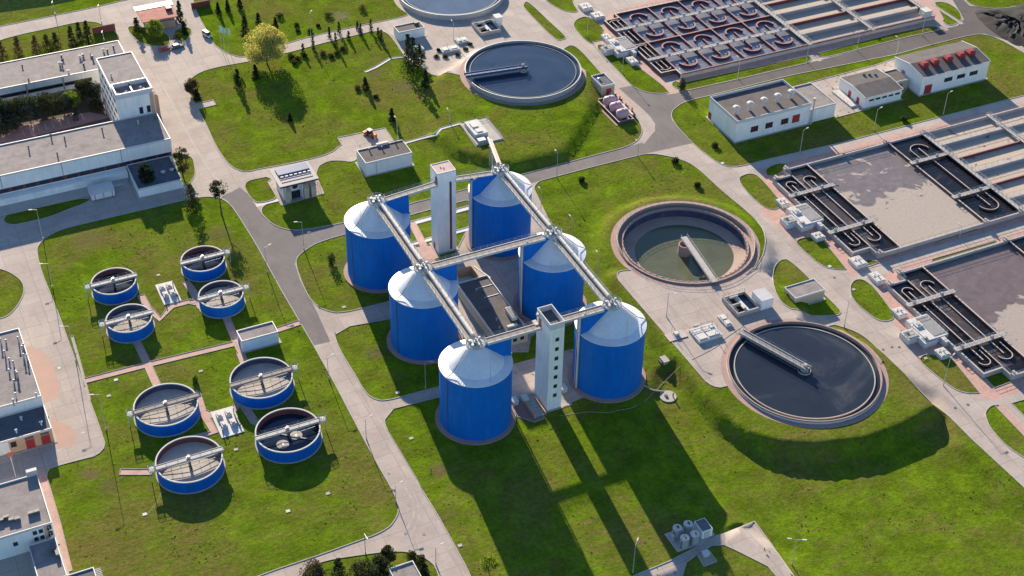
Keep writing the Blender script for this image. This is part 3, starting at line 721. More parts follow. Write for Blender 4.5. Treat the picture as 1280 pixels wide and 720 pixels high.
digester(66.6, 0, 1, 'blue digester with zinc cone, nearest of all six, at the front left', (613, 477), 0)
digester(0, 37.5, -1, 'blue digester with zinc cone, farthest of the right row, under the sloping pipe bridge', (644, 250), 1)
digester(33.3, 37.5, -1, 'blue digester with zinc cone, middle of the right row, near the half empty round tank', (716, 330), 1)
digester(66.6, 37.5, -1, 'blue digester with zinc cone, front of the right row beside the tower with square windows', (782.5, 427), 1)

def footbridge(name, label, cat, a, b, wd, z, group, pipe=False, legs=()):
    (xa, ya), (xb, yb) = a, b
    A = Vector((xa, ya, 0)); B = Vector((xb, yb, 0)); t = (B-A).normalized(); nn = Vector((-t.y, t.x, 0))
    r = thing(name, label, cat, ((xa+xb)/2, (ya+yb)/2, z), group)
    d = MB(); d.beam(A+Vector((0, 0, z-0.18)), B+Vector((0, 0, z-0.18)), wd-0.3, 0.16); d.build('deck', GRATE, r)
    g = MB()
    for s in (-1, 1): g.beam(A+nn*(s*wd/2)+Vector((0, 0, z-0.3)), B+nn*(s*wd/2)+Vector((0, 0, z-0.3)), 0.18, 0.7)
    L = (B-A).length
    for i in range(int(L/3)+1):
        p = A.lerp(B, min(1, i*3/L)); g.beam(p+nn*(wd/2-.1)+Vector((0, 0, z-0.5)), p-nn*(wd/2-.1)+Vector((0, 0, z-0.5)), 0.12, 0.2)
    g.build('girder', LIGHTM, r)
    rl = MB()
    for s in ((-1, 1)): rl.rail([tuple(A+nn*(s*wd/2)+Vector((0, 0, z+0.05))), tuple(B+nn*(s*wd/2)+Vector((0, 0, z+0.05)))], 1.1, 2.0, 0.045)
    rl.build('railing', STEEL, r)
    if pipe:
        p = MB(); off = nn*(-wd*0.17*pipe)
        p.tube(A+off+Vector((0, 0, z+0.55)), B+off+Vector((0, 0, z+0.55)), 0.52, 14)
        p.build('gas_pipe', LIGHTM, r, True)
        for i in range(1, int(L/4)): q = A.lerp(B, i*4/L)+off+Vector((0, 0, z+0.55)); MB().tube(q-t*0.12, q+t*0.12, 0.57, 14).build('pipe_clamp', STEEL, r, True)
    if legs:
        l = MB()
        for f in legs:
            p = A.lerp(B, f)
            for s in (-1, 1): l.beam((p.x+nn.x*s*wd*.4, p.y+nn.y*s*wd*.4, 0), (p.x+nn.x*s*wd*.4, p.y+nn.y*s*wd*.4, z-0.5), 0.3, 0.3)
        l.build('support_post', LIGHTM, r)
    return r
G1 = 'pipe bridges linking the digester roofs'; G2 = 'footbridges between the digester rows'
footbridge('pipe_bridge', 'white pipe bridge from the far left digester roof to the middle left one', 'pipe bridge', W(2.7, 0), W(30.6, 0), 2.6, HUBZ, G1, pipe=-1)
footbridge('pipe_bridge', 'white pipe bridge from the middle left digester roof to the nearest digester', 'pipe bridge', W(36, 0), W(63.9, 0), 2.6, HUBZ, G1, pipe=-1)
footbridge('pipe_bridge', 'white pipe bridge from the far right digester roof to the middle right one', 'pipe bridge', W(2.7, 37.5), W(30.6, 37.5), 2.6, HUBZ, G1, pipe=-1)
footbridge('pipe_bridge', 'white pipe bridge from the middle right digester roof to the front right one', 'pipe bridge', W(36, 37.5), W(63.9, 37.5), 2.6, HUBZ, G1, pipe=-1)
footbridge('footbridge', 'railed footbridge from the far left digester roof to the red striped tower', 'footbridge', W(0, 2.7), W(-1.6, 18.45), 1.9, HUBZ, G2)
footbridge('footbridge', 'railed footbridge from the red striped tower to the far right digester roof', 'footbridge', W(-1.6, 24.2), W(0, 34.8), 1.9, HUBZ, G2)
footbridge('footbridge', 'long railed footbridge joining the two middle digesters above the control building', 'footbridge', W(33.3, 2.7), W(33.3, 34.8), 2.2, HUBZ, G2)
footbridge('footbridge', 'railed footbridge from the nearest digester roof to the tower with square windows', 'footbridge', W(66.6, 2.7), W(66.6, 17.3), 2.0, HUBZ, G2)
footbridge('footbridge', 'railed footbridge from the tower with square windows to the front right digester', 'footbridge', W(66.6, 21.5), W(66.6, 34.8), 2.0, HUBZ, G2)
# sloping pipe bridge from the valve pad to the far right digester
r = thing('sloping_pipe_bridge', 'grey sloping pipe bridge rising from the raised pad to the far right digester', 'pipe bridge', (56, 48, 0))
A, B = Vector((56.0, 47.5, 2.6)), Vector((38.4, 2.6, 24.3))
MB().beam(A, B, 1.3, 0.3).build('deck', GRATE, r)
m = MB(); m.tube(A+Vector((-.5, 0, .6)), B+Vector((-.5, 0, .6)), 0.38, 10); m.build('pipe', CONC, r, True)
m = MB()
for f in (0.25, 0.5): p = A.lerp(B, f); m.beam((p.x-.7, p.y, 0), (p.x-.7, p.y, p.z-.2), .3, .3); m.beam((p.x+.7, p.y, 0), (p.x+.7, p.y, p.z-.2), .3, .3)
m.build('trestle_leg', STEEL, r)

# ---------------------------------------------------------------- buildings
def bldg(name, label, cat, u0, u1, v0, v1, h, wall, roof, par=0.4, trim=None, z=0.0, base=True):
    x0, x1, y0, y1 = v0, v1, -u1, -u0
    t = thing(name, label, cat, ((x0+x1)/2, (y0+y1)/2, z))
    MB().box(x0, x1, y0, y1, z-0.5, z+h-par-0.03).build('wall', wall, t)
    MB().box(x0+.22, x1-.22, y0+.22, y1-.22, z+h-par-0.2, z+h-par+0.03).build('roof', roof, t)
    c = [(x0+.08, y0+.08), (x1-.08, y0+.08), (x1-.08, y1-.08), (x0+.08, y1-.08)]
    MB().wall(c, 0.20, z+h-par-0.25, z+h, True).build('parapet', trim or TRIM, t)
    if base: MB().wall([(x0-.3, y0-.3), (x1+.3, y0-.3), (x1+.3, y1+.3), (x0-.3, y1+.3)], 0.56, z-0.4, z+0.12, True).build('plinth', CONC, t)
    t['u0'] = u0; t['u1'] = u1; t['v0'] = v0; t['v1'] = v1; t['z'] = z; t['h'] = h
    return t
def panel(mb, t, face, a0, a1, z0, z1, d0, d1):
    z = t['z']
    if face == 'F': mb.box(a0, a1, -t['u1']-d1, -t['u1']-d0, z+z0, z+z1)          # towards the viewer
    elif face == 'L': mb.box(t['v0']-d1, t['v0']-d0, -a1, -a0, z+z0, z+z1)
    elif face == 'R': mb.box(t['v1']+d0, t['v1']+d1, -a1, -a0, z+z0, z+z1)
    elif face == 'B': mb.box(a0, a1, -t['u0']+d0, -t['u0']+d1, z+z0, z+z1)
def window(t, face, a0, a1, z0, z1, frame=None, pane=None, mull=0):
    f = MB(); b = 0.10
    panel(f, t, face, a0-b, a0, z0-b, z1+b, -0.05, 0.07); panel(f, t, face, a1, a1+b, z0-b, z1+b, -0.05, 0.07)
    panel(f, t, face, a0, a1, z0-b, z0, -0.05, 0.07); panel(f, t, face, a0, a1, z1, z1+b, -0.05, 0.07)
    for i in range(mull):
        c = a0+(a1-a0)*(i+1)/(mull+1); panel(f, t, face, c-.04, c+.04, z0, z1, -0.02, 0.06)
    fo = f.build('window', frame or TRIM, t)
    p = MB(); panel(p, t, face, a0, a1, z0, z1, -0.05, 0.03); p.build('pane', pane or GLASS, fo)
    return fo
def door(t, face, a0, a1, h, mat=REDP, z0=0.0, name='door'):
    p = MB(); panel(p, t, face, a0, a1, z0, z0+h, -0.05, 0.06)
    b = 0.09; panel(p, t, face, a0-b, a0, z0, z0+h+b, -0.05, 0.10); panel(p, t, face, a1, a1+b, z0, z0+h+b, -0.05, 0.10); panel(p, t, face, a0-b, a1+b, z0+h, z0+h+b, -.05, .101)
    o = p.build(name, mat, t)
    q = MB(); panel(q, t, face, a1-0.22, a1-0.14, z0+1.0, z0+1.15, 0.06, 0.12); q.build('handle', STEEL, o)
    return o
def vent(t, x, y, z, h=1.0, r=0.22, mat=STEEL, name='roof_vent', cap=True):
    m = MB(); m.cyl(x, y, z-.1, z+h, r, n=10)
    if cap: m.cyl(x, y, z+h+.08, z+h+.28, r*1.9, r*0.6, 10)
    return m.build(name, mat, t, True)

# --- two concrete towers
t = bldg('lift_tower', 'white windowless shaft tower with a tall dark red strip, between the far digesters', 'tower', -6.0, -0.8, 18.5, 24.1, 27.6, WHITE, plain('pinkish_roof', (0.55, 0.40, 0.36), 0.9), 0.18)
p = MB(); panel(p, t, 'F', 22.1, 22.75, 0.6, 24.0, -.05, .06); p.build('red_glazing_strip', MAROON, t)
p = MB(); panel(p, t, 'L', -4.4, -3.2, 0, 2.2, -.05, .06); p.build('door', REDP, t)
p = MB(); panel(p, t, 'L', -2.3, -0.9, 24.0, 26.2, -.05, .06); p.build('bridge_door', STEELD, t)
for q in ((-3.6, 20.6), (-3.0, 21.3)): x, y = W(*q); MB().cyl(x, y, 27.4, 27.75, .16, n=8).build('roof_vent', STEELD, t)
t = bldg('stair_tower', 'slim white stair tower with seven small square windows, between the front digesters', 'tower', 64.7, 72.0, 17.4, 21.35, 28.2, WHITE, FELTB, 1.6)
for i in range(7):
    z = 4.2+i*3.05; window(t, 'F', 19.05, 19.85, z, z+0.95, STEELD)
d = MB(); panel(d, t, 'L', 66.0, 67.2, 24.0, 26.2, -.05, .08); d.build('bridge_door', REDP, t)
m = MB(); m.ub(64.2, 66.2, 16.3, 17.3, 23.6, 24.2); m.build('landing', CONCW, t)
m = MB(); m.ub(65.4, 66.1, 16.75, 17.35, 26.6, 27.3); m.build('lamp_box', LIGHTM, t)
m = MB(); m.ub(71.98, 72.5, 17.0, 24.4, -0.3, 0.10); m.ub(69, 72.3, 21.38, 23.2, -0.3, 0.14); m.build('apron_slab', CONC, t)

# --- control building between the digesters
t = bldg('control_building', 'low flat roofed control building standing between the two digester rows', 'building', 18.9, 45.2, 15.6, 24.9, 4.2, BEIGE, FELT, 0.45)
for u, v in ((24, 19.3), (30, 20.6), (38, 19), (41.5, 18.2)):
    x, y = W(u, v); vent(t, x, y, 3.75, 0.7, 0.16)
m = MB(); m.ub(35.5, 40.2, 22.6, 24.1, 4.0, 5.3); m.build('air_handler', LIGHTM, t); m = MB(); m.ub(35.8, 39.9, 22.75, 23.95, 5.3, 5.36); m.build('fan_grille', STEELD, t)
m = MB(); m.ub(41.5, 42.3, 20.3, 23.2, 3.7, 4.35); m.build('skylight', LIGHTM, t)
for u in (23, 27.5): m = MB(); m.ub(u, u+.25, 20, 24.5, 3.78, 3.92); m.build('roof_duct', STEEL, t)
door(t, 'F', 18.0, 19.2, 2.2)
for v in (20.5, 22.6): window(t, 'F', v, v+1.2, 1.2, 2.4)
t = thing('walled_yard', 'small peach walled yard behind the control building with open top', 'yard', W(15.5, 20)+(0,))
MB().wall([W(12.4, 16.4), W(12.4, 23.0), W(18.4, 23.0), W(18.4, 16.4)], 0.3, -0.2, 3.4, True).build('wall', PEACH, t)
MB().ub(12.6, 18.2, 16.6, 22.8, 0.02, 0.25).build('floor', CONCW, t)
m = MB(); m.beam(W(12.5, 23.6)+(3.2,), W(19.5, 25.6)+(3.2,), 0.4, 0.3); m.build('gutter', LIGHTM, t)
m = MB(); m.ub(14, 16, 17.5, 19.5, .2, 1.5); m.build('duct_box', STEEL, t)

# --- right hand buildings
t = bldg('pump_hall', 'white pump hall with five silver roof ventilators and red framed windows', 'building', -34.4, -17.6, 129.3, 157.6, 8.0, WHITE, FELT, 0.9)
for v0 in (135.0, 140.6, 146.6): window(t, 'F', v0, v0+2.6, 2.4, 4.3, REDP, mull=2)
door(t, 'F', 151.0, 153.6, 2.8, name='gate', z0=1.9); door(t, 'L', -34.0, -32.6, 2.4)
for i in range(5):
    x, y = W(-22.6-0.35*i, 131.8+5.5*i)
    m = MB(); m.cyl(x, y, 6.9, 8.9, 0.5, n=14); m.cyl(x, y, 8.9, 9.3, 0.6, 1.1, 14); m.box(x-1.1, x+1.1, y-.75, y+.75, 9.3, 9.9); m.cyl(x, y, 9.3, 10.1, 1.1, 1.0, 14); m.cyl(x, y, 10.1, 10.4, 1.0, 0.3, 14)
    m.build('roof_ventilator', LIGHTM, t, True)
a = MB(); a.ub(-32.6, -17.9, 157.75, 168.0, -.4, 4.9); a.build('annex_wall', WHITE, t)
MB().ub(-32.3, -18.2, 157.8, 167.7, 4.75, 4.95).build('annex_roof', FELTP, t)
MB().wall([W(-32.5, 157.9), W(-17.95, 157.9), W(-17.95, 167.9), W(-32.5, 167.9)], .26, 4.7, 5.3, True).build('annex_parapet', TRIM, t)
m = MB(); x, y = W(-17.2, 158.4); m.cyl(x, y, 0, 8.8, 0.28, n=10); m.cyl(x, y, 8.8, 9.8, 0.5, n=10); m.build('downpipe_stack', LIGHTM, t, True)
m = MB(); x, y = W(-30.8, 159.4); m.box(x-.5, x+.5, y-.5, y+.5, 4.9, 6.1); m.build('chimney', LIGHTM, t)

def gable(name, label, cat, u0, u1, v0, v1, h, rise, wall, roof):
    x0, x1, y0, y1 = v0, v1, -u1, -u0; ym = (y0+y1)/2
    t = thing(name, label, cat, ((x0+x1)/2, ym, 0))
    m = MB(); vs = [(x0, y0, -.4), (x0, y0, h), (x0, ym, h+rise), (x0, y1, h), (x0, y1, -.4), (x1, y0, -.4), (x1, y0, h), (x1, ym, h+rise), (x1, y1, h), (x1, y1, -.4)]
    m.add(vs, [(0, 1, 2, 3, 4), (9, 8, 7, 6, 5), (0, 5, 6, 1), (3, 8, 9, 4)]).build('wall', wall, t)
    m = MB(); o = .18
    for ya in (y0, y1):
        e = -o if ya == y0 else o; ze = h-rise*o/abs(ym-ya)
        a = [(x0-o, ya+e, ze), (x1+o, ya+e, ze), (x1+o, ym, h+rise), (x0-o, ym, h+rise)]
        lo = [(p[0], p[1], p[2]+.03) for p in a]; hi = [(p[0], p[1], p[2]+.16) for p in a]
        m.add(lo+hi, [(0, 1, 2, 3), (7, 6, 5, 4), (0, 4, 5, 1), (1, 5, 6, 2), (2, 6, 7, 3), (3, 7, 4, 0)])
    m.build('roof', roof, t)
    g = MB()
    for x in (x0-.1, x1+.1):
        g.beam((x, y0-.2, h+.12), (x, ym, h+rise+.14), .28, .3); g.beam((x, ym, h+rise+.14), (x, y1+.2, h+.12), .28, .3)
    g.beam((x0-.2, y0-.2, h+.02), (x1+.2, y0-.2, h+.02), .2, .22); g.build('flashing', TRIM, t)
    MB().wall([(x0-.3, y0-.3), (x1+.3, y0-.3), (x1+.3, y1+.3), (x0-.3, y1+.3)], 0.56, -0.4, 0.12, True).build('plinth', CONC, t)
    t['u0'] = u0; t['u1'] = u1; t['v0'] = v0; t['v1'] = v1; t['z'] = 0.0; t['h'] = h
    return t
t = gable('workshop', 'low white workshop with two red doors in its left end, between two larger halls', 'building', -32.6, -18.2, 180.2, 195.4, 4.0, 0.7, WHITE, FELT)
for i in range(5): window(t, 'F', 182.0+2.65*i, 183.9+2.65*i, 2.3, 3.0, TRIM)
door(t, 'L', -27.0, -25.8, 2.3); door(t, 'L', -22.3, -21.1, 2.3)
m = MB(); m.ub(-31.6, -20.4, 176.6, 178.6, -.3, .5); m.ub(-31.6, -20.4, 178.6, 179.6, -.3, 0.25); m.build('loading_ramp', CONCW, t)
m = MB(); m.rail([W(-31.6, 176.8)+(.5,), W(-20.5, 176.8)+(.5,)], 1.0); m.build('ramp_railing', REDP, t)
for u, v in ((-29.5, 190), (-28.6, 191.8), (-30.2, 188.2)): x, y = W(u, v); m = MB(); m.box(x-.35, x+.35, y-.35, y+.35, 3.9, 5.2); m.build('chimney', STEELD, t)
t = bldg('link_corridor', 'small beige flat roofed link between the white workshop and the blower hall', 'building', -31.0, -23.5, 195.7, 202.4, 3.6, BEIGE, FELT, 0.3)
door(t, 'F', 198.2, 199.6, 2.3)
t = gable('blower_hall', 'white hall with five red roof ventilators in a row along its ridge', 'building', -32.8, -17.6, 202.8, 231.2, 6.9, 1.3, WHITE, FELT)
for v0 in (212.6, 218.0, 223.4): window(t, 'F', v0, v0+3.2, 3.0, 4.4, STEELD, mull=3)
door(t, 'F', 204.6, 207.4, 3.4, name='gate')
m = MB(); panel(m, t, 'L', -28.4, -26.6, 2.2, 4.6, -.05, .06); m.build('red_shutter', plain('faded_red', (0.45, 0.2, 0.17), .8), t)
for i, v in enumerate((206.5, 211.0, 216.8, 222.3, 226.6)):
    x, y = W(-22.6-.1*i, v); z = 7.45
    m = MB(); m.box(x-1.2, x+1.2, y-1.4, y+1.4, z-.5, z+1.6); m.add([(x-1.4, y-1.6, z+1.6), (x+1.4, y-1.6, z+1.6), (x+1.4, y+1.6, z+1.6), (x-1.4, y+1.6, z+1.6), (x-.9, y-.9, z+2.2), (x+.9, y-.9, z+2.2), (x+.9, y+.9, z+2.2), (x-.9, y+.9, z+2.2)], [(0, 1, 5, 4), (1, 2, 6, 5), (2, 3, 7, 6), (3, 0, 4, 7), (4, 5, 6, 7), (3, 2, 1, 0)])
    o = m.build('roof_ventilator', REDP, t)
    m = MB()
    for k in range(3): m.box(x-1.0, x+1.0, y-1.47, y-1.4, z+.1+.48*k, z+.4+.48*k)
    m.build('louvre', MAROON, o)

# --- small buildings on the lawns
t = bldg('transformer_house', 'plain white flat roofed transformer house on the lawn beside the tractor pad', 'building', -55.2, -47.1, 13.8, 29.2, 4.8, WHITEP, FELT, 0.35)
for u, v in ((-53.5, 17.5), (-53, 21.5), (-54, 26.5)): x, y = W(u, v); vent(t, x, y, 4.4, .9, .2, STEELD)
m = MB(); m.ub(-55.8, -54.9, 20.5, 24.4, 4.3, 5.3); m.build('roof_hatch', LIGHTM, t)
m = MB(); x, y = W(-47.02, 17.2); m.cyl(x, y-.25, .1, 4.3, .12, n=8); m.build('downpipe', LIGHTM, t)
t = thing('pavilion', 'white pavilion with red trimmed roof, round window and pale pillars, on its own island', 'building', W(-48, -9)+(0,))
t['u0'] = -52.0; t['u1'] = -44.6; t['v0'] = -13.6; t['v1'] = -4.2; t['z'] = 0.0
MB().ub(-52.0, -44.6, -13.6, -4.2, -.4, 5.4).build('wall', WHITEP, t)
m = MB(); m.ub(-53.3, -43.2, -14.8, -2.9, 5.45, 5.95); m.build('eaves_band', MAROON, t)
m = MB(); m.ub(-53.5, -43.0, -15.0, -2.7, 5.97, 6.2); m.build('roof', plain('pale_sheet_roof', (0.31, 0.285, 0.29), .7), t)
m = MB(); m.ub(-52.3, -48.6, -13.6, -3.7, 6.2, 6.75); m.build('glazed_lantern', plain('blue_grey_glazing', (0.20, 0.22, 0.29), .25), t)
for i in range(7): m = MB(); m.ub(-48.2, -47.5, -13.2+1.42*i, -12.3+1.42*i, 6.2, 6.5); m.build('skylight', plain('dull_skylight', (.42, .40, .40), .5), t)
for u in (-46.6, -45.0): m = MB(); m.ub(u-.12, u+.12, -13.8, -3.9, 6.2, 6.34); m.build('roof_rib', CONC, t)
for v in (-12.6, -6.9, -4.6): m = MB(); m.ub(-44.55, -42.9, v-.75, v+.75, -.3, 3.9); m.add([(v-.9, 42.7, 3.9), (v+.9, 42.7, 3.9), (v+.9, 44.6, 4.7), (v-.9, 44.6, 4.7), (v-.9, 44.6, 3.9), (v+.9, 44.6, 3.9)], [(0, 1, 2, 3), (0, 3, 4), (1, 5, 2), (0, 4, 5, 1)]); m.build('pillar', BEIGE, t)
m = MB(); x, y = W(-44.6, -9.9); m.add([(x+.85*cos(a*pi/12), y-.06, 4.2+.85*sin(a*pi/12)) for a in range(24)]+[(x+.85*cos(a*pi/12), y+.1, 4.2+.85*sin(a*pi/12)) for a in range(24)], [tuple(range(24)), tuple(range(47, 23, -1))]+[(i, 24+i, 24+(i+1) % 24, (i+1) % 24) for i in range(24)]); m.build('round_window', GLASS, t)
d = MB(); panel(d, t, 'F', -11.2, -8.4, 0, 2.7, -.05, .06); d.build('entrance_door', GLASS, t)
for v in (-13.2, -8.0): x, y = W(-43.4, v); MB().cyl(x, y, 0, 5.45, .18, n=10).build('column', WHITEP, t, True)
m = MB(); m.rail([W(-51.5, -3.4)+(0,), W(-45.5, -1.8)+(0,)], 2.2, 1.2, .06); m.build('red_railing', REDP, t)
t = bldg('switch_house', 'small white flat roofed building between the two groups of small round tanks', 'building', 13.6, 18.4, -45.9, -35.9, 3.8, WHITE, FELTP, 0.35)
door(t, 'L', 15.2, 16.3, 2.2, STEELD)
t = bldg('compressor_house', 'long white flat roofed shed near the topmost clarifier, on the paved yard', 'building', -128.4, -123.3, 55.2, 65.1, 3.6, WHITE, FELT, 0.3)
m = MB(); m.ub(-127.9, -126.6, 62.6, 64.2, 3.2, 4.1); m.build('roof_hatch', STEELD, t)
t = bldg('dosing_house', 'small beige cube house with red door beside the pink tanks', 'building', -68.4, -60.6, 103.3, 108.3, 3.9, BEIGE, FELTB, 0.45)
door(t, 'F', 105.3, 107.0, 2.3); x, y = W(-65.5, 105); vent(t, x, y, 3.4, .6, .3)
zz = terrain(*W(59.6, 103.5))
t = bldg('sampling_house', 'small beige building with grey roof beside the lower dark clarifier', 'building', 56.9, 62.4, 98.6, 108.4, 3.4, BEIGE, FELTP, 0.25, z=zz)
door(t, 'L', 58.5, 59.6, 2.2, MAROON)
t = bldg('garden_shed', 'small flat roofed shed half hidden behind shrubs at the bottom edge', 'building', 106.9, 115.0, -39.3, -33.5, 3.2, WHITEP, FELTP, 0.35)
# --- gatehouse
t = thing('gatehouse', 'gatehouse with pinkish red roof and white canopy strip beside the entrance road', 'building', W(-173, -19)+(0,))
MB().ub(-177.4, -167.2, -23.8, -14.0, -.4, 3.2).build('wall', WHITEP, t)
MB().ub(-175.6, -166.3, -25.6, -12.6, 3.22, 3.6).build('roof', PINKROOF, t)
MB().ub(-179.0, -175.63, -25.9, -12.0, 3.3, 3.75).build('canopy', TRIM, t)
m = MB(); m.ub(-173.6, -171.2, -15.6, -13.6, 3.6, 4.7); m.build('chimney', MAROON, t)
t['u1'] = -167.2; t['v0'] = -23.8; t['z'] = 0.0; t['u0'] = -177.4; t['v1'] = -14.0
for v in (-22.6, -19.0, -16.4): window(t, 'F', v, v+1.8, 1.0, 2.4, MAROON)
m = MB(); m.ub(-167.15, -165.8, -19.8, -14.2, -.2, 2.6); m.build('porch', PEACH, t)

# --- office and laboratory block at the left
t = bldg('long_office_wing', 'long low office wing with grey felt roof behind the courtyard trees', 'building', -153.6, -136.4, -125, -37.2, 5.4, WHITE, FELTP, 0.25)
t2 = MB(); panel(t2, t, 'F', -124, -50.6, 1.6, 2.9, -.05, .05); w_ = t2.build('window_band', STEELD, t)
t2 = MB(); panel(t2, t, 'F', -124, -50.8, 1.75, 2.75, .0, .08); t2.build('pane', GLASS, w_)
for k in range(6): m = MB(); panel(m, t, 'F', -120+12*k-.25, -120+12*k+.25, 0, 5.0, -.03, .16); m.build('pier', CONC, t)
rng = random.Random(4)
for px, py in [(28,84),(36,101),(86,92),(77,72),(79,76),(75,82),(78,83),(100,73),(103,75),(105,83),(113,69),(116,74),(129.5,65),(134.5,66),(142,61),(104,71)]:
    x, y = atz(px, py, 5.2); vent(t, x, y, 5.1, rng.uniform(.7, 1.3), rng.uniform(.2, .36), STEELD if rng.random() < .5 else LIGHTM)
t = bldg('office_block', 'white four storey office block, tallest of the left buildings', 'building', -123.6, -95.8, -50.0, -38.3, 16.4, WHITE, FELTP, 0.3)
for fl in range(4):
    for k in range(6): window(t, 'L', -121+4.0*k, -118.2+4.0*k, 2.0+3.7*fl, 3.6+3.7*fl)
window(t, 'F', -43.4, -42.4, 9.4, 11.6, STEELD); window(t, 'F', -41.0, -40.0, 9.4, 11.6, MAROON)
m = MB(); panel(m, t, 'F', -39.7, -38.5, 8.4, 16.0, -.05, .06); m.build('brick_strip', PEACH, t)
MB().wall([W(-103.0, -49.7), W(-103.0, -38.6), W(-96.1, -38.6), W(-96.1, -49.7)], .35, 16.1, 17.6, True).build('plant_deck_parapet', TRIM, t)
m = MB(); m.ub(-102.4, -96.8, -44.6, -44.1, 16.1, 16.9); m.build('roof_duct', STEELD, t)
for px, py in ((139, 95), (176, 111), (180, 113), (148, 120), (158, 117)): x, y = atz(px, py, 16.3); vent(t, x, y, 16.1, .9, .22, LIGHTM)
m = MB(); m.ub(-114, -108, -38.2, -34.8, -.3, 7.5); m.build('entrance_stair', PEACH, t)
m = MB(); m.ub(-113.7, -108.3, -37.9, -35.1, 7.5, 7.7); m.build('entrance_roof', FELTP, t)
t = bldg('main_hall', 'long white hall with red window band and grey roof, left of the plaza', 'building', -95.6, -78.4, -130, -38.4, 9.0, WHITE, FELTP, 0.35)
m = MB(); panel(m, t, 'F', -129, -38.8, 2.7, 4.2, -.05, .06); b_ = m.build('window_band', MAROON, t)
for k in range(22):
    a = -128+4.06*k; m = MB(); panel(m, t, 'F', a, a+3.1, 2.85, 4.05, .0, .09); m.build('pane', GLASS, b_)
for k in range(5): m = MB(); panel(m, t, 'F', -54-18*k-.12, -54-18*k+.12, 4.3, 8.9, -.03, .07); m.build('cladding_joint', CONC, t)
m = MB(); m.ub(-78.35, -75.4, -130, -53.4, -.3, 2.4); m.build('light_shelf', WHITE, t)
m = MB(); m.ub(-78.3, -70.6, -118, -54, -.3, .35); m.build('terrace_wall', CONC, t)
for px, py in [(64,172),(81,175),(128,164),(36,187),(72,195),(173,155),(194,149)]: x, y = atz(px, py, 8.8); vent(t, x, y, 8.6, 1.3, .2, STEELD if px != 173 else LIGHTM)
m = MB(); panel(m, t, 'R', -95, -79.5, 0.4, 7.5, -.05, .05); m.build('side_glazing', PEACH, t)
t = bldg('canteen_annex', 'low annex with flat roof coloured bluish for its shade, in front of the long hall', 'building', -78.2, -63.6, -53.0, -39.6, 3.2, WHITE, FELTB, 0.3)  # felt carries the blue of the office block's shade
for px, py in ((204, 216), (215, 213)): x, y = atz(px, py, 3); vent(t, x, y, 2.9, .5, .4, LIGHTM)
t = bldg('drying_hall', 'grey roofed hall with many silver vents at the left edge', 'building', -6.0, 22.9, -128, -98.2, 7.6, WHITEP, FELTP, 0.35)
for i, (px, py) in enumerate([(7,426),(1,428),(23,426),(29,431),(28,437),(6,443),(11,449),(30,447),(34,448),(11,463),(17,456),(21,468),(17,476),(22,470),(20,496),(45,493),(17,504)]):
    x, y = atz(px, py, 8); vent(t, x, y, 7.2, 1.9 if i % 3 else 1.0, .2, STEEL)
t = bldg('loading_wing', 'brick red loading wing with two red doors and a roof coloured shade blue', 'building', 23.0, 32.2, -128, -98.1, 4.6, PEACH, FELTB, 0.3, TRIM)  # blue shade on this lower roof put into its felt colour
for v in (-104.6, -100.9): door(t, 'F', v, v+1.9, 2.8); m = MB(); panel(m, t, 'F', v-.1, v+2.0, 3.1, 3.8, -.04, .06); m.build('transom', STEELD, t)
window(t, 'F', -108.1, -106.9, 2.0, 3.5, MAROON)
m = MB(); panel(m, t, 'F', -127.9, -108.6, .5, 4.1, -.05, .07); m.build('render_panel', WHITEP, t)
for px, py in ((27, 525), (21, 541), (52, 531)): x, y = atz(px, py, 4.4); vent(t, x, y, 4.2, 1.1, .22, LIGHTM)
t = bldg('boiler_house', 'white two storey building with skylights at the bottom left', 'building', 48.9, 65.9, -128, -104.5, 6.9, WHITE, FELTP, 0.4)
for k in range(2):
    for j in range(3): window(t, 'F', -109.0+1.35*j, -108.1+1.35*j, 2.6+2.0*k, 3.8+2.0*k)
window(t, 'F', -105.7, -104.9, 3.0, 4.3, STEELD); window(t, 'F', -105.7, -104.9, 5.0, 6.2, STEELD); window(t, 'F', -113.6, -112.6, 3.0, 4.2)
m = MB(); panel(m, t, 'F', -106.5, -105.85, 1.0, 6.3, -.04, .05); m.build('brick_strip', PEACH, t)
for px, py in ((8, 648), (15, 651), (22, 650), (39, 643), (46, 641), (1, 652)):
    x, y = atz(px, py, 6.6); m = MB(); m.box(x-.65, x+.65, y-.4, y+.4, 6.4, 7.4); m.build('skylight', STEELD, t)
m = MB(); x, y = atz(40, 592, 7); m.box(x-1.2, x+1.2, y-.5, y+.5, 6.4, 8.2); m.build('air_handler', LIGHTM, t)
t = bldg('entrance_annex', 'low flat roofed annex directly below the white two storey building', 'building', 67.6, 85, -110.6, -104.6, 3.8, WHITE, FELTP, 0.3)
for px, py in ((66, 686), (72, 693)): x, y = atz(px, py, 3.6); m = MB(); m.box(x-.4, x+.4, y-1, y+1, 3.3, 4.6); m.build('roof_unit', STEELD, t)
t = bldg('garage_block', 'flat roofed garage just showing at the bottom left corner', 'building', 80.0, 92, -109, -98.8, 3.8, WHITE, FELTB, 0.3)
m = MB()
for k in range(7): m.ub(80.3+.5*k, 80.45+.5*k, -98.75, -97.4, 0, 3.2)
m.build('fin_screen', LIGHTM, t)
o = MB().wall([W(-171.6, -42.6), W(-171.6, -34.6)], 0.5, -.3, 2.6).build('brick_wall', plain('old_red_brick', (0.20, 0.06, 0.05), .9, .25, 2)); tag(o, 'short dark red brick wall on the verge beside the conifers', 'wall')
o = MB().wall([W(-176.4, -5.4), W(-176.4, 1.6)], 0.5, -.3, 2.4).build('brick_wall', plain('old_red_brick', (0.20, 0.06, 0.05))); tag(o, 'short brown brick wall right of the entrance road at the top', 'wall')
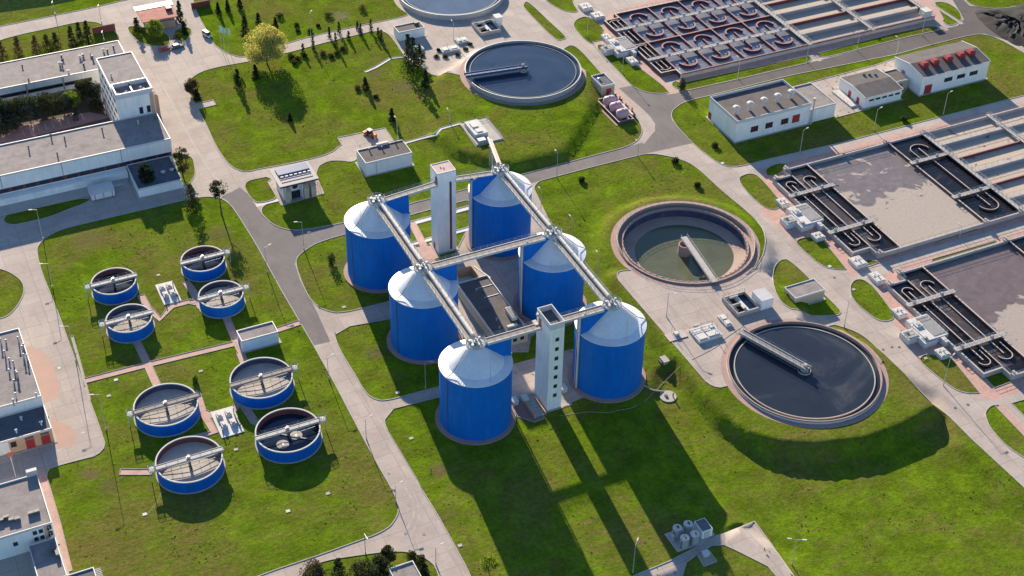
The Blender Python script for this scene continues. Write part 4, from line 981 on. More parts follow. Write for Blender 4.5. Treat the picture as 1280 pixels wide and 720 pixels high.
# ---------------------------------------------------------------- small blue tanks
def small_tank(u, v, r, label, kind, rake=1):
    x, y = W(u, v); x += .11*0.6*1.5*.5; y -= 0.75; x -= .3; zt = 3.6
    t = thing('round_tank', label, 'tank', (x, y, 0), 'small open blue tanks')
    MB().lathe(x, y, [(r, 0.0), (r, zt-.25)], 96).build('wall', BLUE2, t, True)
    MB().lathe(x, y, [(r+.35, -.1), (r+.35, .12), (r+.01, .14)], 64).build('footing', CONC, t)
    MB().lathe(x, y, [(r+.05, zt-.26), (r+.05, zt), (r-.28, zt), (r-.28, zt-.3)], 96).build('rim', CONCW, t)
    lin = plain('maroon_lining', (0.14, 0.05, 0.05), .8, .2) if kind in ('dark', 'foamy', 'sandred') else INNERSH
    red = kind == 'sandred'; kind = 'sand' if red else kind
    MB().lathe(x, y, [(r-.35, zt-.25), (r-.35, 0.2)], 96).build('lining', lin, t, True)
    zf = {'sand': 1.35, 'dark': 1.9, 'sludge': 1.9, 'foamy': 1.8}[kind]
    if kind == 'sand':
        MB().lathe(x, y, [(r-.36, zf+.5), (0.3, zf)], 64).build('dried_sludge', SLUDGE, t, True)
    else:
        MB().disc(x, y, zf, r-.36, 96).build('water', WATERT, t)
        if kind == 'sludge':
            MB().disc(x, y-.2, zf+.03, r-.62, 64).build('floating_sludge', SLUDGE, t)
        if kind == 'foamy':
            for dx, dy in ((-2.3, -2.6), (1.7, -0.9)):
                m = MB()
                for q, (ra, hh) in enumerate(((1.55, .02), (1.35, .05), (1.0, .08))): m.disc(x+dx, y+dy, zf+hh, ra, 28)
                m.build('foam_patch', SLUDGE, t); MB().disc(x+dx, y+dy, zf+.11, .32, 16).build('aerator', STEEL, t)
            m = MB(); m.beam((x-r*.75, y+r*.55, zf+.1), (x+r*.7, y-r*.6, zf+.1), .35, .2); m.build('scum_boom', STEELD, t)
    b = MB(); b.box(x-r-.35, x+r+.5, y-.62, y+.62, zt+.02, zt+.2)
    for s in (-1, 1): b.box(x-r-.35, x+r+.5, y+s*.70-.07, y+s*.70+.07, zt-.2, zt+.3)
    b.build('bridge_deck', GRATE if kind == 'sand' and not red else BRIDGE, t)
    rl = MB()
    for s in (-1, 1): rl.rail([(x-r-.3, y+s*.68, zt+.2), (x+r+.4, y+s*.68, zt+.2)], 1.05, 2.4, .035)
    rl.build('bridge_railing', BRIDGE, t)
    sgn = 1 if v > -60 else -1
    p = MB(); p.cyl(x+sgn*(r+1.0), y, zt-.15, zt+.15, .95, n=18); p.rail([(x+sgn*(r+1.0)+.9*cos(a*pi/6), y+.9*sin(a*pi/6), zt+.15) for a in range(13)], 1.0, 3, .04)
    p.tube((x+sgn*(r+1.6), y-.3, 0), (x+sgn*(r+1.6), y-.3, zt), .1, 6); p.build('end_platform', CONCW, t)
    m = MB(); m.cyl(x, y, zf, zt+.1, .35, n=12); m.cyl(x, y, zt+.2, zt+1.0, .4, n=12); m.box(x-.6, x+.3, y-.4, y+.3, zt+.2, zt+.75); m.build('mixer_drive', STEEL, t)
    m = MB(); zr = zf+1.0
    for s in (-1, 1):
        m.tube((x, y-.6, zr+.45), (x+s*r*.86, y-.2, zr+.45), .08, 5); m.tube((x, y-.9, zr-.35), (x+s*r*.86, y-.5, zr-.35), .08, 5)
        for k in range(3): f = (k+1)/3*.86*r; m.tube((x+s*f, y-.3, zr+.5), (x+s*f, y-.6, zr-.6), .06, 5)
    m.tube((x, y, zr), (x, y-1.9, zr-.7), .25, 8); m.build('scraper_arm', STEELD, t)
    return t
small_tank(-22.1, -70.1, 6.1, 'small blue tank, far left of the upper four, with dark water and a white bridge', 'dark')
small_tank(-4.3, -70.2, 6.1, 'small blue tank, near left of the upper four, with pale sludge below its bridge', 'sludge')
small_tank(-22.2, -44.8, 6.1, 'small blue tank, far right of the upper four, beside the bend of the asphalt road', 'dark')
small_tank(-4.4, -44.8, 6.1, 'small blue tank, near right of the upper four, nearest the small white building', 'sludge')
small_tank(33.3, -70.1, 7.97, 'larger blue tank with pale dry floor and dark scraper, left of the lower valve pad', 'sand')
small_tank(54.6, -70.1, 7.97, 'larger blue tank nearest the bottom left, pale floor with swirl marks under a white bridge', 'sandred')
small_tank(33.3, -45.3, 7.97, 'larger blue tank with pale floor, just below the small white building', 'sand')
small_tank(54.6, -45.3, 7.97, 'larger blue tank with two round foam patches on dark water', 'foamy')
def valve_pad(u0, u1, v0, v1, label):
    t = thing('valve_pad', label, 'valve pad', W((u0+u1)/2, (v0+v1)/2)+(0,), 'concrete valve pads between the tanks')
    MB().ub(u0, u1, v0, v1, -.3, .18).build('slab', CONCW, t)
    du, dv = u1-u0, v1-v0
    for fu, fv in ((.25, .28), (.25, .68), (.62, .3), (.62, .7)):
        u, v = u0+fu*du, v0+fv*dv; m = MB(); m.ub(u-1.0, u+1.0, v-.7, v+.7, .18, 1.05); o = m.build('hatch_box', LIGHTM, t)
        m = MB(); m.ub(u-.8, u+.1, v-.5, v+.5, 1.05, 1.2); m.ub(u+.3, u+.8, v-.4, v+.4, 1.05, 1.45); m.build('hatch_lid', CONCW, o)
    m = MB(); x, y = W(u0+.3*du, v1-.5); m.tube((x, y, .2), (x, y, 2.2), .12, 6); x, y = W(u1-1.5, v0+.7); m.tube((x, y, .2), (x, y, 1.6), .15, 6); m.ub(u0+.4*du, u0+.8*du, v1-.6, v1-.3, .2, 1.0); m.build('valve_spindle', STEELD, t)
valve_pad(-19.3, -9.6, -59.7, -54.8, 'pale slab with four white hatch boxes between the upper small tanks')
valve_pad(37.7, 48.0, -60.4, -54.6, 'pale slab with four white hatch boxes between the larger lower tanks')

# ---------------------------------------------------------------- round clarifiers
def clarifier(k, label, wmat, blue=False):
    x, y = CLA[k]; z = RIM[k]; g = terrain(x+21.5, y-1)
    t = thing('round_clarifier', label, 'clarifier', (x, y, z-.8), 'round clarifier basins')
    MB().lathe(x, y, [(19.95, -2.5), (19.95, z), (19.62, z), (19.62, -2.5)], 160).build('ring_wall', BRIM if k > 1 else STEEL, t, True)
    zi = z-0.75
    MB().lathe(x, y, [(19.6, zi-.25), (18.3, zi-.25)], 128).build('outer_channel', wmat, t)
    MB().lathe(x, y, [(18.3, -2), (18.3, zi+.16), (18.02, zi+.16), (18.02, -2)], 128).build('weir', CONC if not blue else STEELD, t, True)
    MB().disc(x, y, zi, 18.02, 128).build('water', wmat, t)
    return t, zi
def clar_bridge(t, x, y, z, ang, zi, mat, r=None):
    c, s = cos(ang), sin(ang); P = lambda a, b, h: (x+a*c-b*s, y+a*s+b*c, h)
    b = MB(); b.beam(P(-1.2, 0, z+.75), P(20.6, 0, z+.75), 1.7, .14); b.build('bridge_deck', GRATE if mat is not DKBLUE else mat, t)
    g = MB()
    for q in (-1, 1): g.beam(P(-1.4, q*.95, z+.65), P(20.7, q*.95, z+.65), .16, .85)
    g.build('bridge_girder', mat, t)
    rl = MB()
    for q in (-1, 1): rl.rail([P(-1.3, q*.95, z+1.05), P(20.6, q*.95, z+1.05)], 1.0, 2.0, .04)
    rl.build('bridge_railing', STEEL, t)
    m = MB(); m.cyl(x, y, zi-.5, z+.3, 1.0, n=24); m.cyl(x, y, z+.85, z+1.7, .5, n=12); m.lathe(x, y, [(1.7, zi-.3), (1.7, zi+.45), (1.6, zi+.45), (1.6, zi-.3)], 32, loop=True); m.build('centre_drum', CONC, t, True)
    m = MB(); m.beam(P(19.82, -.9, z+.06), P(19.82, .9, z+.06), .5, .5); m.beam(P(18.1, 0, zi+.1), P(18.1, 0, z+.4), .2, .2); m.beam(P(1.5, 1.0, zi+.15), P(18, 1.0, zi+.15), .12, .4)
    m.build('drive_carriage', STEELD, t)
t, zi = clarifier(0, 'round clarifier cut off by the top edge, pale blue water behind the long white shed', WATER0)
t, zi = clarifier(1, 'round clarifier with a blue half bridge, on the grass terrace at the top', WATER, True)
ax = Vector(atz(583, 97, 3.4))-Vector(CLA[1]); clar_bridge(t, CLA[1][0], CLA[1][1], RIM[1], atan2(ax.y, ax.x), zi, DKBLUE)
t, zi = clarifier(3, 'round clarifier with dark scummy water and grey half bridge, on the grass mound', WATERS)
ax = Vector(atz(932, 418, 3.6))-Vector(CLA[3]); clar_bridge(t, CLA[3][0], CLA[3][1], RIM[3], atan2(ax.y, ax.x), zi, STEEL)
MB().lathe(CLA[3][0], CLA[3][1], [(20.06, 1.6), (20.12, 1.6), (20.12, 2.75), (20.06, 2.75)], 120).build('outer_face', CONCW, t, True)
# half emptied clarifier
x, y = CLA[2]; z = RIM[2]
t = thing('round_clarifier', 'half emptied round tank with green water and a pale bridge to its hub', 'clarifier', (x, y, 1.7), 'round clarifier basins')
MB().lathe(x, y, [(20.1, -1), (20.1, z), (19.6, z), (19.6, z-1.3)], 160).build('ring_wall', BRIM, t, True)
MB().lathe(x, y, [(19.6, z-1.3), (18.4, z-1.3), (18.4, z-.75), (18.1, z-.75), (18.1, z-1.6)], 128).build('overflow_channel', FLOORT, t, True)
MB().lathe(x, y, [(18.1, z-1.6), (18.1, z-4.0)], 128).build('lining', INNERSH, t, True)
MB().lathe(x, y, [(18.1, z-3.9), (13.8, z-4.55), (2, z-5.6)], 128).build('floor', FLOORT, t, True)
MB().disc(x, y, z-4.45, 14.6, 96).build('water', WATERG, t)
m = MB(); m.lathe(x, y, [(1.9, z-5.5), (1.9, z-1.0), (1.6, z-1.0), (1.6, z-5.5)], 32, loop=True); m.build('centre_drum', FLOORT, t, True)
m = MB(); vs = []; fs = []; k = 120
for i in range(k):
    a = 2*pi*i/k; zt_ = z-.62 if i % 2 else z-.95
    for r_, zz_ in ((17.98, z-1.35), (17.98, zt_), (18.16, zt_), (18.16, z-1.35)): vs.append((x+r_*cos(a), y+r_*sin(a), zz_))
for i in range(k):
    b_ = (i+1) % k
    for c_ in range(4): fs.append((4*i+c_, 4*b_+c_, 4*b_+(c_+1) % 4, 4*i+(c_+1) % 4))
m.add(vs, fs)
m.build('weir_plate', BRIM, t)
ax = Vector(atz(894, 352, 3.4))-Vector((x, y)); an = atan2(ax.y, ax.x); c, s = cos(an), sin(an); P = lambda a, b, h: (x+a*c-b*s, y+a*s+b*c, h)
b = MB(); b.beam(P(-1.5, 0, z+.5), P(20.9, 0, z+.5), 2.0, .25); b.build('bridge_deck', BASC, t)
rl = MB()
for q in (-1, 1): rl.rail([P(-1.4, q*.95, z+.62), P(20.8, q*.95, z+.62)], 1.0, 2.0, .04)
rl.build('bridge_railing', STEEL, t)
m = MB(); m.beam(P(0, 0, z-1.0), P(0, 0, z+.4), .5, .5); m.beam(P(20, -1.3, z+.2), P(20, 1.3, z+.2), .8, .6); m.build('drive_carriage', STEEL, t)
m = MB(); m.beam(P(2, 1.8, z-4.0), P(17, 1.8, z-3.2), .25, .5); m.beam(P(14, 0, z+.4), P(14, 1.8, z-3.4), .2, .2); m.beam(P(8, 0, z+.4), P(8, 1.8, z-3.8), .2, .2); m.beam(P(15, .6, z-3.4), P(15, 3.0, z-3.4), .2, .2); m.build('scraper_arm', STEELD, t)
m = MB(); m.rail([(x+20.0*cos(2*pi*i/60), y+20.0*sin(2*pi*i/60), z) for i in range(61)], 1.0, 2.2, .035); m.build('rim_railing', STEEL, t)

# ---------------------------------------------------------------- aeration basins
WT = 1.5
def hook(u, v, r, du, leg_side, leg):
    """plan polyline of a J shaped baffle: a half ring round (u, v) opening towards du, with one straight leg"""
    pts = []
    for i in range(13):
        a = pi*i/12; pts.append((u-du*r*sin(a), v+leg_side*r*cos(a)))
    return [W(pts[0][0]+du*leg, pts[0][1])]+[W(*p) for p in pts]
def basin(du, label, foam, lanes):
    t = thing('aeration_basin', label, 'basin', W(du+28, 182)+(0,), 'rectangular aeration basins')
    Q = lambda u, v: W(u+du, v)
    O = [(7.6,127.6),(7.6,133.8),(4.3,133.8),(4.3,236),(52.8,236),(52.8,133.8),(49.0,133.8),(49.0,127.6)]
    MB().wall([Q(*p) for p in O], .5, -3, WT, True).build('outer_wall', BASC, t)
    for nm, pl in (('pool_wall', [Q(4.6, 142), Q(52.5, 142)]), ('pool_wall', [Q(4.6, 173.3), Q(52.5, 173.3)]), ('end_wall', [Q(4.6, 187), Q(52.5, 187)])):
        MB().wall(pl, .45, -3, WT-.02).build(nm, CONCP, t)
    for v, a, b in ((131.1, 12.5, 44.5), (134.1, 8.0, 48.6), (138.0, 12.5, 44.5), (180.3, 11.0, 46.0)):
        MB().wall([Q(a, v), Q(b, v)], .32, -3, WT-.04).build('baffle', CONCP, t)
    for u, v, r, d, s, leg in ((12.2, 131.1, 1.7, 1, -1, 4.5), (12.2, 138.0, 2.1, 1, -1, 5.0), (44.8, 131.1, 1.7, -1, 1, 4.0), (44.8, 138.0, 2.1, -1, 1, 4.5), (12, 180.3, 3.2, 1, -1, 5.5), (45, 180.3, 3.2, -1, 1, 5.5)):
        pts = []
        for i in range(13): a = pi*i/12*(1.0); pts.append(Q(u-d*r*sin(a), v+s*r*cos(a)))
        MB().wall([Q(u+d*leg, v+s*r)]+pts, .24, -3, WT-.05).build('curved_baffle', CONCP, t)
    MB().ub(du+4.5, du+52.6, 142.2, 173.1, -1, .55).build('pool', foam, t)
    MB().prism([Q(*p) for p in ((7.8,127.8),(7.8,134.0),(4.5,134.0),(4.5,141.8),(52.6,141.8),(52.6,134.0),(48.8,134.0),(48.8,127.8))], -2, .80).build('channel_water', WATERD, t); MB().ub(du+4.5, du+52.6, 173.5, 186.8, -2, .80).build('channel_water', WATERD, t)
    MB().ub(du+8, du+48.8, 134.3, 137.8, -2, .87).build('scum_channel', WATERN, t)
    for u, va, vb in ((17.5, 126.6, 143.2), (38.3, 126.6, 143.6), (17.5, 172.2, 187), (38.3, 172.2, 187.4)):
        m = MB(); m.ub(du+u-.75, du+u+.75, va, vb, WT+.03, WT+.22); o = m.build('footbridge_deck', BASC, t)
        r = MB()
        for q in (-.7, .7): r.rail([Q(u+q, va)+(WT+.2,), Q(u+q, vb)+(WT+.2,)], 1.05, 1.6, .05)
        r.box(Q(u, va+2)[0], Q(u, va+2.8)[0], Q(u-.3, va)[1], Q(u+.3, va)[1], WT+.2, WT+1.0); r.box(Q(u, vb-5)[0], Q(u, vb-4.2)[0], Q(u-.3, va)[1], Q(u+.3, va)[1], WT+.2, WT+.9)
        r.build('railing', STEEL, o)
    for a, b in ((186.3, 187.8), (213.3, 214.7)): m = MB(); m.ub(du+3.6, du+53.6, a, b, WT+.02, WT+.24); m.build('cross_walkway', BASC, t)
    for v in (186.35, 187.75, 213.4, 214.6): r = MB(); r.rail([Q(3.8, v)+(WT+.24,), Q(53.4, v)+(WT+.24,)], 1.05, 1.8, .05); r.build('walkway_railing', STEEL, t)
    ub = [4.3, 12.0, 20.8, 28.9, 37.0, 45.0, 52.8]
    for i in range(6):
        MB().ub(du+ub[i]+.2, du+ub[i+1]-.2, 188.0, 235.8, -2, .4).build('settling_lane', lanes, t)
    for i in range(1, 6):
        if i % 2: MB().ub(du+ub[i]-.7, du+ub[i]+.7, 187.85, 235.7, -2, WT).build('lane_walkway', BASC, t)
        else:
            MB().ub(du+ub[i]-.22, du+ub[i]+.22, 187.85, 235.7, -2, WT-.1).build('lane_wall', RUSTW, t)
    for i in (1, 3, 5): r = MB(); r.rail([Q(ub[i]-.6, 188)+(WT,), Q(ub[i]-.6, 235)+(WT,)], 1.0, 2.4, .04); r.build('lane_railing', STEEL, t)
    m = MB()
    for u, v in ((4.3, 134.2), (4.3, 172.5), (4.3, 187.6), (52.8, 134.6), (52.8, 173.2), (52.8, 186.6), (7.6, 128.4)): x, y = Q(u, v); m = MB(); m.box(x-.9, x+.9, y-.55, y+.55, WT+.02, WT+.55); m.box(x-.3, x+.3, y-.9, y+.9, WT+.4, WT+.95); m.build('sluice_gear', BASC, t)
    m = MB(); m.rail([Q(a, b)+(WT,) for a, b in ((49, 128), (49, 133.9), (52.7, 134), (52.7, 235))], 1.0, 2.2, .035); m.rail([Q(a, b)+(WT,) for a, b in ((7.6, 133.8), (4.4, 133.9), (4.4, 235))], 1.0, 2.2, .035); m.build('wall_railing', STEEL, t)
    return t
basin(0, 'upper aeration basin covered by a broad beige foam blanket, with settling lanes behind', FOAM1, LANE)
basin(58.4, 'lower aeration basin at the right edge, mostly purple grey water with foam in one corner', FOAM2, LANE)

def cell_basin():
    t = thing('aeration_basin', 'large dark red walled basin at the top right with rows of S shaped baffles', 'basin', W(-85, 172)+(0,), 'rectangular aeration basins')
    R = [-108.8, -97.0, -85.0, -73.5, -61.0]; C = [134.6, 147.9, 161.0, 174.0, 187.4]
    O = [(-105.6,128.6),(-105.6,134.4),(-108.8,134.4),(-108.8,242),(-60.6,242),(-60.6,134.4),(-64.2,134.4),(-64.2,128.6)]
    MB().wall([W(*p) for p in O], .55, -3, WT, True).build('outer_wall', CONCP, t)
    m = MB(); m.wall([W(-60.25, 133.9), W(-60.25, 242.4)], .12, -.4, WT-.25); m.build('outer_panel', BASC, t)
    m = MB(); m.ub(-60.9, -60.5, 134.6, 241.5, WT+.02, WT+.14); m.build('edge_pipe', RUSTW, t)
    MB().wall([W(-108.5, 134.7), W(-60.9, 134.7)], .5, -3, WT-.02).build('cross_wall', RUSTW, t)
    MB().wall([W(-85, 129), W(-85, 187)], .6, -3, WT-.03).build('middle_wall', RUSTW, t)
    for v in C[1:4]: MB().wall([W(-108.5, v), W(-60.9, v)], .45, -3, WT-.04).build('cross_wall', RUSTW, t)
    m = MB(); m.ub(-108.4, -61.0, 134.9, 187.0, -2, .45); m.build('cell_water', WATERB, t)
    for wu in (-97.0, -73.5):
        m = MB(); m.ub(wu-.75, wu+.75, 128.2, 187.2, WT+.03, WT+.25); o = m.build('walkway', BASC, t)
        r = MB()
        for q in (-.7, .7): r.rail([W(wu+q, 128.4)+(WT+.25,), W(wu+q, 187)+(WT+.25,)], 1.05, 1.6, .05)
        for k in range(8): x, y = W(wu, 137+6.6*k); r.box(x-.4, x+.4, y-.3, y+.3, WT+.25, WT+.95)
        r.build('railing', STEEL, o)
        for i in range(4):
            vc = (C[i]+C[i+1])/2
            for sg in (-1, 1):
                uc = wu+sg*5.6; pts = [W(uc+sg*3.3*sin(pi*k/14), vc-3.3*sg*cos(pi*k/14)) for k in range(15)]
                MB().wall(pts, .55, -3, WT-.05).build('curved_baffle', RUSTW, t)
                MB().wall([W(wu+sg*.8, vc), W(uc+sg*.3, vc)], .4, -3, WT-.06).build('baffle_stem', RUSTW, t)
    MB().ub(-105.3, -64.4, 128.9, 134.4, -2, .75).build('channel_water', WATERD, t)
    for v in (130.6, 132.6):
        for a, b in ((-103.5, -98.3), (-95.5, -87.5), (-83, -75), (-72, -66.5)): MB().wall([W(a, v), W(b, v)], .3, -3, WT-.05).build('channel_baffle', CONCP, t)
    for u, d in ((-103.5, 1), (-83.2, 1), (-66.5, -1)):
        MB().wall([W(u-d*1.0*sin(pi*k/10)+0, 131.6+1.9*cos(pi*k/10)) for k in range(11)], .3, -3, WT-.06).build('channel_curve', CONCP, t)
    for a, b in ((186.5, 188.3), (214.0, 215.4), (240.8, 242.3)): m = MB(); m.ub(-109.4, -60.0, a, b, WT+.02, WT+.26); m.build('cross_walkway', CONC, t)
    for v in (186.6, 188.2, 214.1, 215.3, 241, 242.2): r = MB(); r.rail([W(-109, v)+(WT+.26,), W(-60.2, v)+(WT+.26,)], 1.05, 1.8, .05); r.build('walkway_railing', STEEL, t)
    ub = [-108.8, -101, -93.2, -85.2, -76.6, -68.6, -60.6]
    for i in range(6): MB().ub(ub[i]+.2, ub[i+1]-.25, 188.4, 241.6, -2, .15).build('settling_lane', LANE, t)
    for i in range(1, 6):
        if i % 2: MB().ub(ub[i]-.7, ub[i]+.7, 188.4, 240.7, -2, WT).build('lane_walkway', CONC, t)
        else: MB().ub(ub[i]-.25, ub[i]+.25, 188.4, 240.7, -2, WT-.1).build('lane_wall', RUSTW, t)
    m = MB(); m.rail([W(-60.4, 135)+(WT,), W(-60.4, 241)+(WT,)], 1.0, 2.2, .04); m.rail([W(-108.9, 135)+(WT,), W(-108.9, 241)+(WT,)], 1.0, 2.2, .04); m.build('wall_railing', STEEL, t)
    x, y = W(-62, 239); m = MB(); m.box(x-1.6, x+1.6, y-1.6, y+1.6, WT, WT+2.4); m.build('drive_house', LIGHTM, t)
cell_basin()

def chamber(du, label):
    t = thing('valve_chamber', label, 'valve chamber', W(28+du, 124)+(0,), 'concrete valve chambers beside the aeration basins')
    B = lambda a, b, c, d, z0, z1: MB().ub(a+du, b+du, c, d, z0, z1)
    B(22.9, 32.4, 122.0, 129.0, -.4, 2.0).build('main_body', CONCW, t)
    B(23.4, 31.6, 124.8, 128.6, 2.0, 2.12).build('roof_deck', plain('grey_deck', (.27, .26, .26), .9), t)
    for a, b, c, d in ((26.2, 30.0, 117.6, 121.95), (30.05, 33.0, 120.8, 125.0), (25.0, 27.0, 122.6, 124.6)):
        m = B(a, b, c, d, -.4 if c < 122 else 1.9, 1.75 if c < 122 else 2.5); o = m.build('side_chamber', CONCW, t)
        m = B(a+.5, b-.5, c+.5, d-.5, 1.75 if c < 122 else 2.5, 1.95 if c < 122 else 2.65); m.ub(a+du+.8, a+du+1.5, c+.8, c+1.9, 1.9, 2.35); m.build('cover', CONC, o)
    m = MB(); m.rail([W(23+du, 122.2)+(2.0,), W(23+du, 128.8)+(2.0,), W(32.2+du, 128.8)+(2.0,), W(32.2+du, 125.2)+(2.0,)], 1.0, 1.5, .04); m.build('railing', STEEL, t); m = MB(); m.rail([W(26.4+du, 121)+(1.75,), W(26.4+du, 117.8)+(1.75,), W(29.8+du, 117.8)+(1.75,), W(29.8+du, 121)+(1.75,)], 1.0, 1.5, .04); m.build('railing', STEEL, t)
    m = B(32.4, 34.8, 126.2, 127.4, -.3, 1.9); m.build('link_duct', CONCW, t)
chamber(0, 'stepped concrete valve chamber beside the upper foam covered basin')
chamber(58.5, 'stepped concrete valve chamber beside the lower basin at the right edge')
chamber(-114.4, 'stepped concrete valve chamber beside the dark red walled basin at the top')
def hatch(u0, u1, v0, v1, label, h=1.2):
    x, y = W((u0+u1)/2, (v0+v1)/2); g = terrain(x, y)
    t = thing('hatch_chamber', label, 'hatch', (x, y, g), 'white hatch chambers beside the basins')
    MB().ub(u0, u1, v0, v1, g-.4, g+h).build('body', CONCW, t)
    m = MB(); um, vm = (u0+u1)/2, (v0+v1)/2
    for a, b, c, d in ((u0+.3, um-.15, v0+.3, vm-.15), (um+.15, u1-.3, v0+.3, vm-.15), (u0+.3, um-.15, vm+.15, v1-.3), (um+.15, u1-.3, vm+.15, v1-.3)): m.ub(a, b, c, d, g+h, g+h+.14)
    m.build('lid', LIGHTM, t)
    m = MB(); m.cyl(x+.3, y, g+h+.1, g+h+.7, .14, n=8); m.cyl(x-.6, y+.5, g+h+.1, g+h+.45, .2, n=8); m.build('vent_pipe', STEEL, t)
for a in [(16.7, 20.3, 122.3, 125.2, 'square white hatch chamber at the far end of the upper stepped valve chamber'),
          (36.0, 39.1, 122.0, 125.1, 'square white hatch chamber just below the upper stepped valve chamber'),
          (50.6, 55.0, 124.9, 128.7, 'larger white hatch chamber at the near corner of the foam covered basin'),
          (59.0, 63.6, 125.8, 128.9, 'white hatch chamber at the far corner of the lower basin, beside the slab road'),
          (75.1, 78.6, 122.0, 125.2, 'square white hatch chamber above the lower stepped valve chamber'),
          (94.0, 97.3, 121.9, 125.0, 'square white hatch chamber just below the lower stepped valve chamber'),
          (-97.1, -93.2, 122.4, 125.2, 'small white hatch chamber above the stepped chamber of the dark red basin'),
          (-78.8, -74.4, 122.6, 125.4, 'white hatch chamber near a lamp post below the dark red basin\'s stepped chamber')]: hatch(*a)
for (px, py, l) in ((732, 9, 'white hatch chamber at the top edge, farther of the two by the dark red basin'), (747, 20, 'white hatch chamber left of the dark red basin, nearer of the two at the top')):
    x, y = atz(px, py, .6); hatch(-y-2.2, -y+2.2, x-2, x+2, l)

# ---------------------------------------------------------------- equipment on the yards
def pit(u0, u1, v0, v1, g, label, box_u, box_v, group):
    t = thing('screening_pit', label, 'concrete pit', W((u0+u1)/2, (v0+v1)/2)+(g,), group); vm = (v0+v1)/2
    MB().wall([W(u0, v0), W(u0, v1), W(u1, v1), W(u1, v0)], .4, g-.3, g+1.3, True).build('pit_wall', CONC, t)
    MB().ub(u0+.2, u1-.2, vm-.4, vm+.4, g-.2, g+1.27).build('divider', CONCW, t)
    MB().ub(u0+.2, u1-.2, v0+.2, vm-.4, g-.2, g+.25).build('sludge', WATERD, t); MB().ub(u0+.2, u1-.2, vm+.4, v1-.2, g-.2, g+.35).build('water', WATERT, t)
    m = MB(); m.ub((u0+u1)/2-.2, (u0+u1)/2+.2, v0+.2, vm-.4, g, g+1.24); m.build('baffle', CONC, t); m = MB(); m.ub(u0+1.0, u0+1.5, vm-2.2, vm+.4, g+1.28, g+1.9); m.build('conveyor', LIGHTM, t); m = MB(); m.ub(u1-2.5, u1-1, vm-1.2, vm-.2, g+1.28, g+1.7); m.build('rake_box', LIGHTM, t)
    m = MB(); m.rail([W(u0, v0)+(g+1.3,), W(u0, v1)+(g+1.3,), W(u1, v1)+(g+1.3,)], 1.0, 1.6, .045); m.rail([W(u1, v0)+(g+1.3,), W(u0, v0)+(g+1.3,)], 1.0, 1.6, .045); m.build('railing', STEEL, t)
    MB().ub(box_u[0], box_u[1], box_v[0], box_v[1], g, g+3.2).build('screen_house', WHITE, t)
    MB().ub(box_u[0]-.1, box_u[1]+.1, box_v[0]-.1, box_v[1]+.1, g+3.2, g+3.35).build('roof', plain('lilac_sheet', (.47, .45, .47), .6), t)
gB = terrain(*W(58, 84))
pit(53.9, 61.6, 80.4, 87.4, gB, 'open concrete screening pit with white housing, between the two right clarifiers', (57.0, 61.8), (87.7, 91.6), 'open screening pits')
x, y = atz(610, 33, 1); pit(-y-4, -y+4, x-4.5, x+3.2, 0, 'open concrete screening pit with white housing between the two top clarifiers', (-y-3.5, -y-.5), (x+3.5, x+6), 'open screening pits')
t = thing('hatch_platform', 'low concrete platform with white hatches and small pipes, left of the dark clarifier', 'platform', W(64, 68)+(2.0,))
g = terrain(*W(64.5, 68)); MB().ub(61.8, 67.2, 64.9, 72.2, g-.4, g+.9).build('body', CONCW, t)
for a, b, c, d in ((62.2, 64.2, 65.3, 67.6), (64.6, 66.8, 65.3, 67.8), (62.2, 64.3, 68.0, 70.0), (64.8, 66.6, 68.2, 71.6), (62.4, 63.6, 70.4, 71.8)): MB().ub(a, b, c, d, g+.9, g+1.12).build('hatch', LIGHTM, t)
m = MB()
for u, v in ((61.9, 68.5), (62.6, 71.6), (64.5, 72.0), (66.9, 70)): x, y = W(u, v); m.tube((x, y, g+.9), (x, y, g+2.4), .09, 6)
m.ub(60.6, 61.2, 67.0, 68.6, g, g+1.0); m.build('pipe_stub', STEEL, t)
m = MB(); m.rail([W(61.9, 65)+(g+.9,), W(61.9, 72)+(g+.9,)], .9, 1.2, .04); m.build('railing', STEEL, t)
t = thing('hatch_platform', 'small narrow hatch plinth on the yard between platform and screening pit', 'plinth', W(62, 76)+(2.0,))
g = terrain(*W(62, 76)); m = MB(); m.ub(59.6, 64.2, 75.2, 77.2, g-.4, g+.7); m.build('body', CONCW, t); m = MB(); m.ub(60, 61.8, 75.5, 76.9, g+.7, g+1.0); m.ub(62.2, 63.8, 75.5, 76.9, g+.7, g+.85); m.build('hatch', LIGHTM, t); m = MB(); x, y = W(61.5, 77.1); m.tube((x, y, g+.6), (x, y, g+2.4), .07, 6); m.build('pipe_stub', STEEL, t)
t = thing('hatch_platform', 'brownish grating pad with one white box at the yard edge beside the grass bank', 'plinth', (0, 0, 0))
x, y, g = at(845, 420); t.location = (x, y, g); m = MB(); m.box(x-2.8, x+2.8, y-1.6, y+1.6, g-.5, g+.2); m.build('grating_pad', CONCP, t); m = MB(); m.box(x-.4, x+.9, y-.2, y+1.0, g+.2, g+.9); m.build('cabinet', LIGHTM, t); m = MB(); m.tube((x-.6, y+1.4, g), (x-.6, y+1.4, g+2.6), .06, 6); m.build('pole', STEEL, t)
t = thing('outlet_headwall', 'small concrete outlet headwall set into the grass bank', 'headwall', (0, 0, 0)); x, y, g = at(828, 452); t.location = (x, y, g)
m = MB(); m.box(x-.5, x+1.3, y-1.6, y+1.0, g-.8, g+1.1); m.build('wall', CONC, t); m = MB(); m.box(x-1.0, x-.52, y-1.0, y+.4, g-.8, g+.7); m.build('opening', STEELD, t)
t = thing('manhole_cover', 'round pale concrete manhole slab with dark lids on the grass bank', 'manhole', (0, 0, 0)); x, y, g = at(835, 496); t.location = (x, y, g)
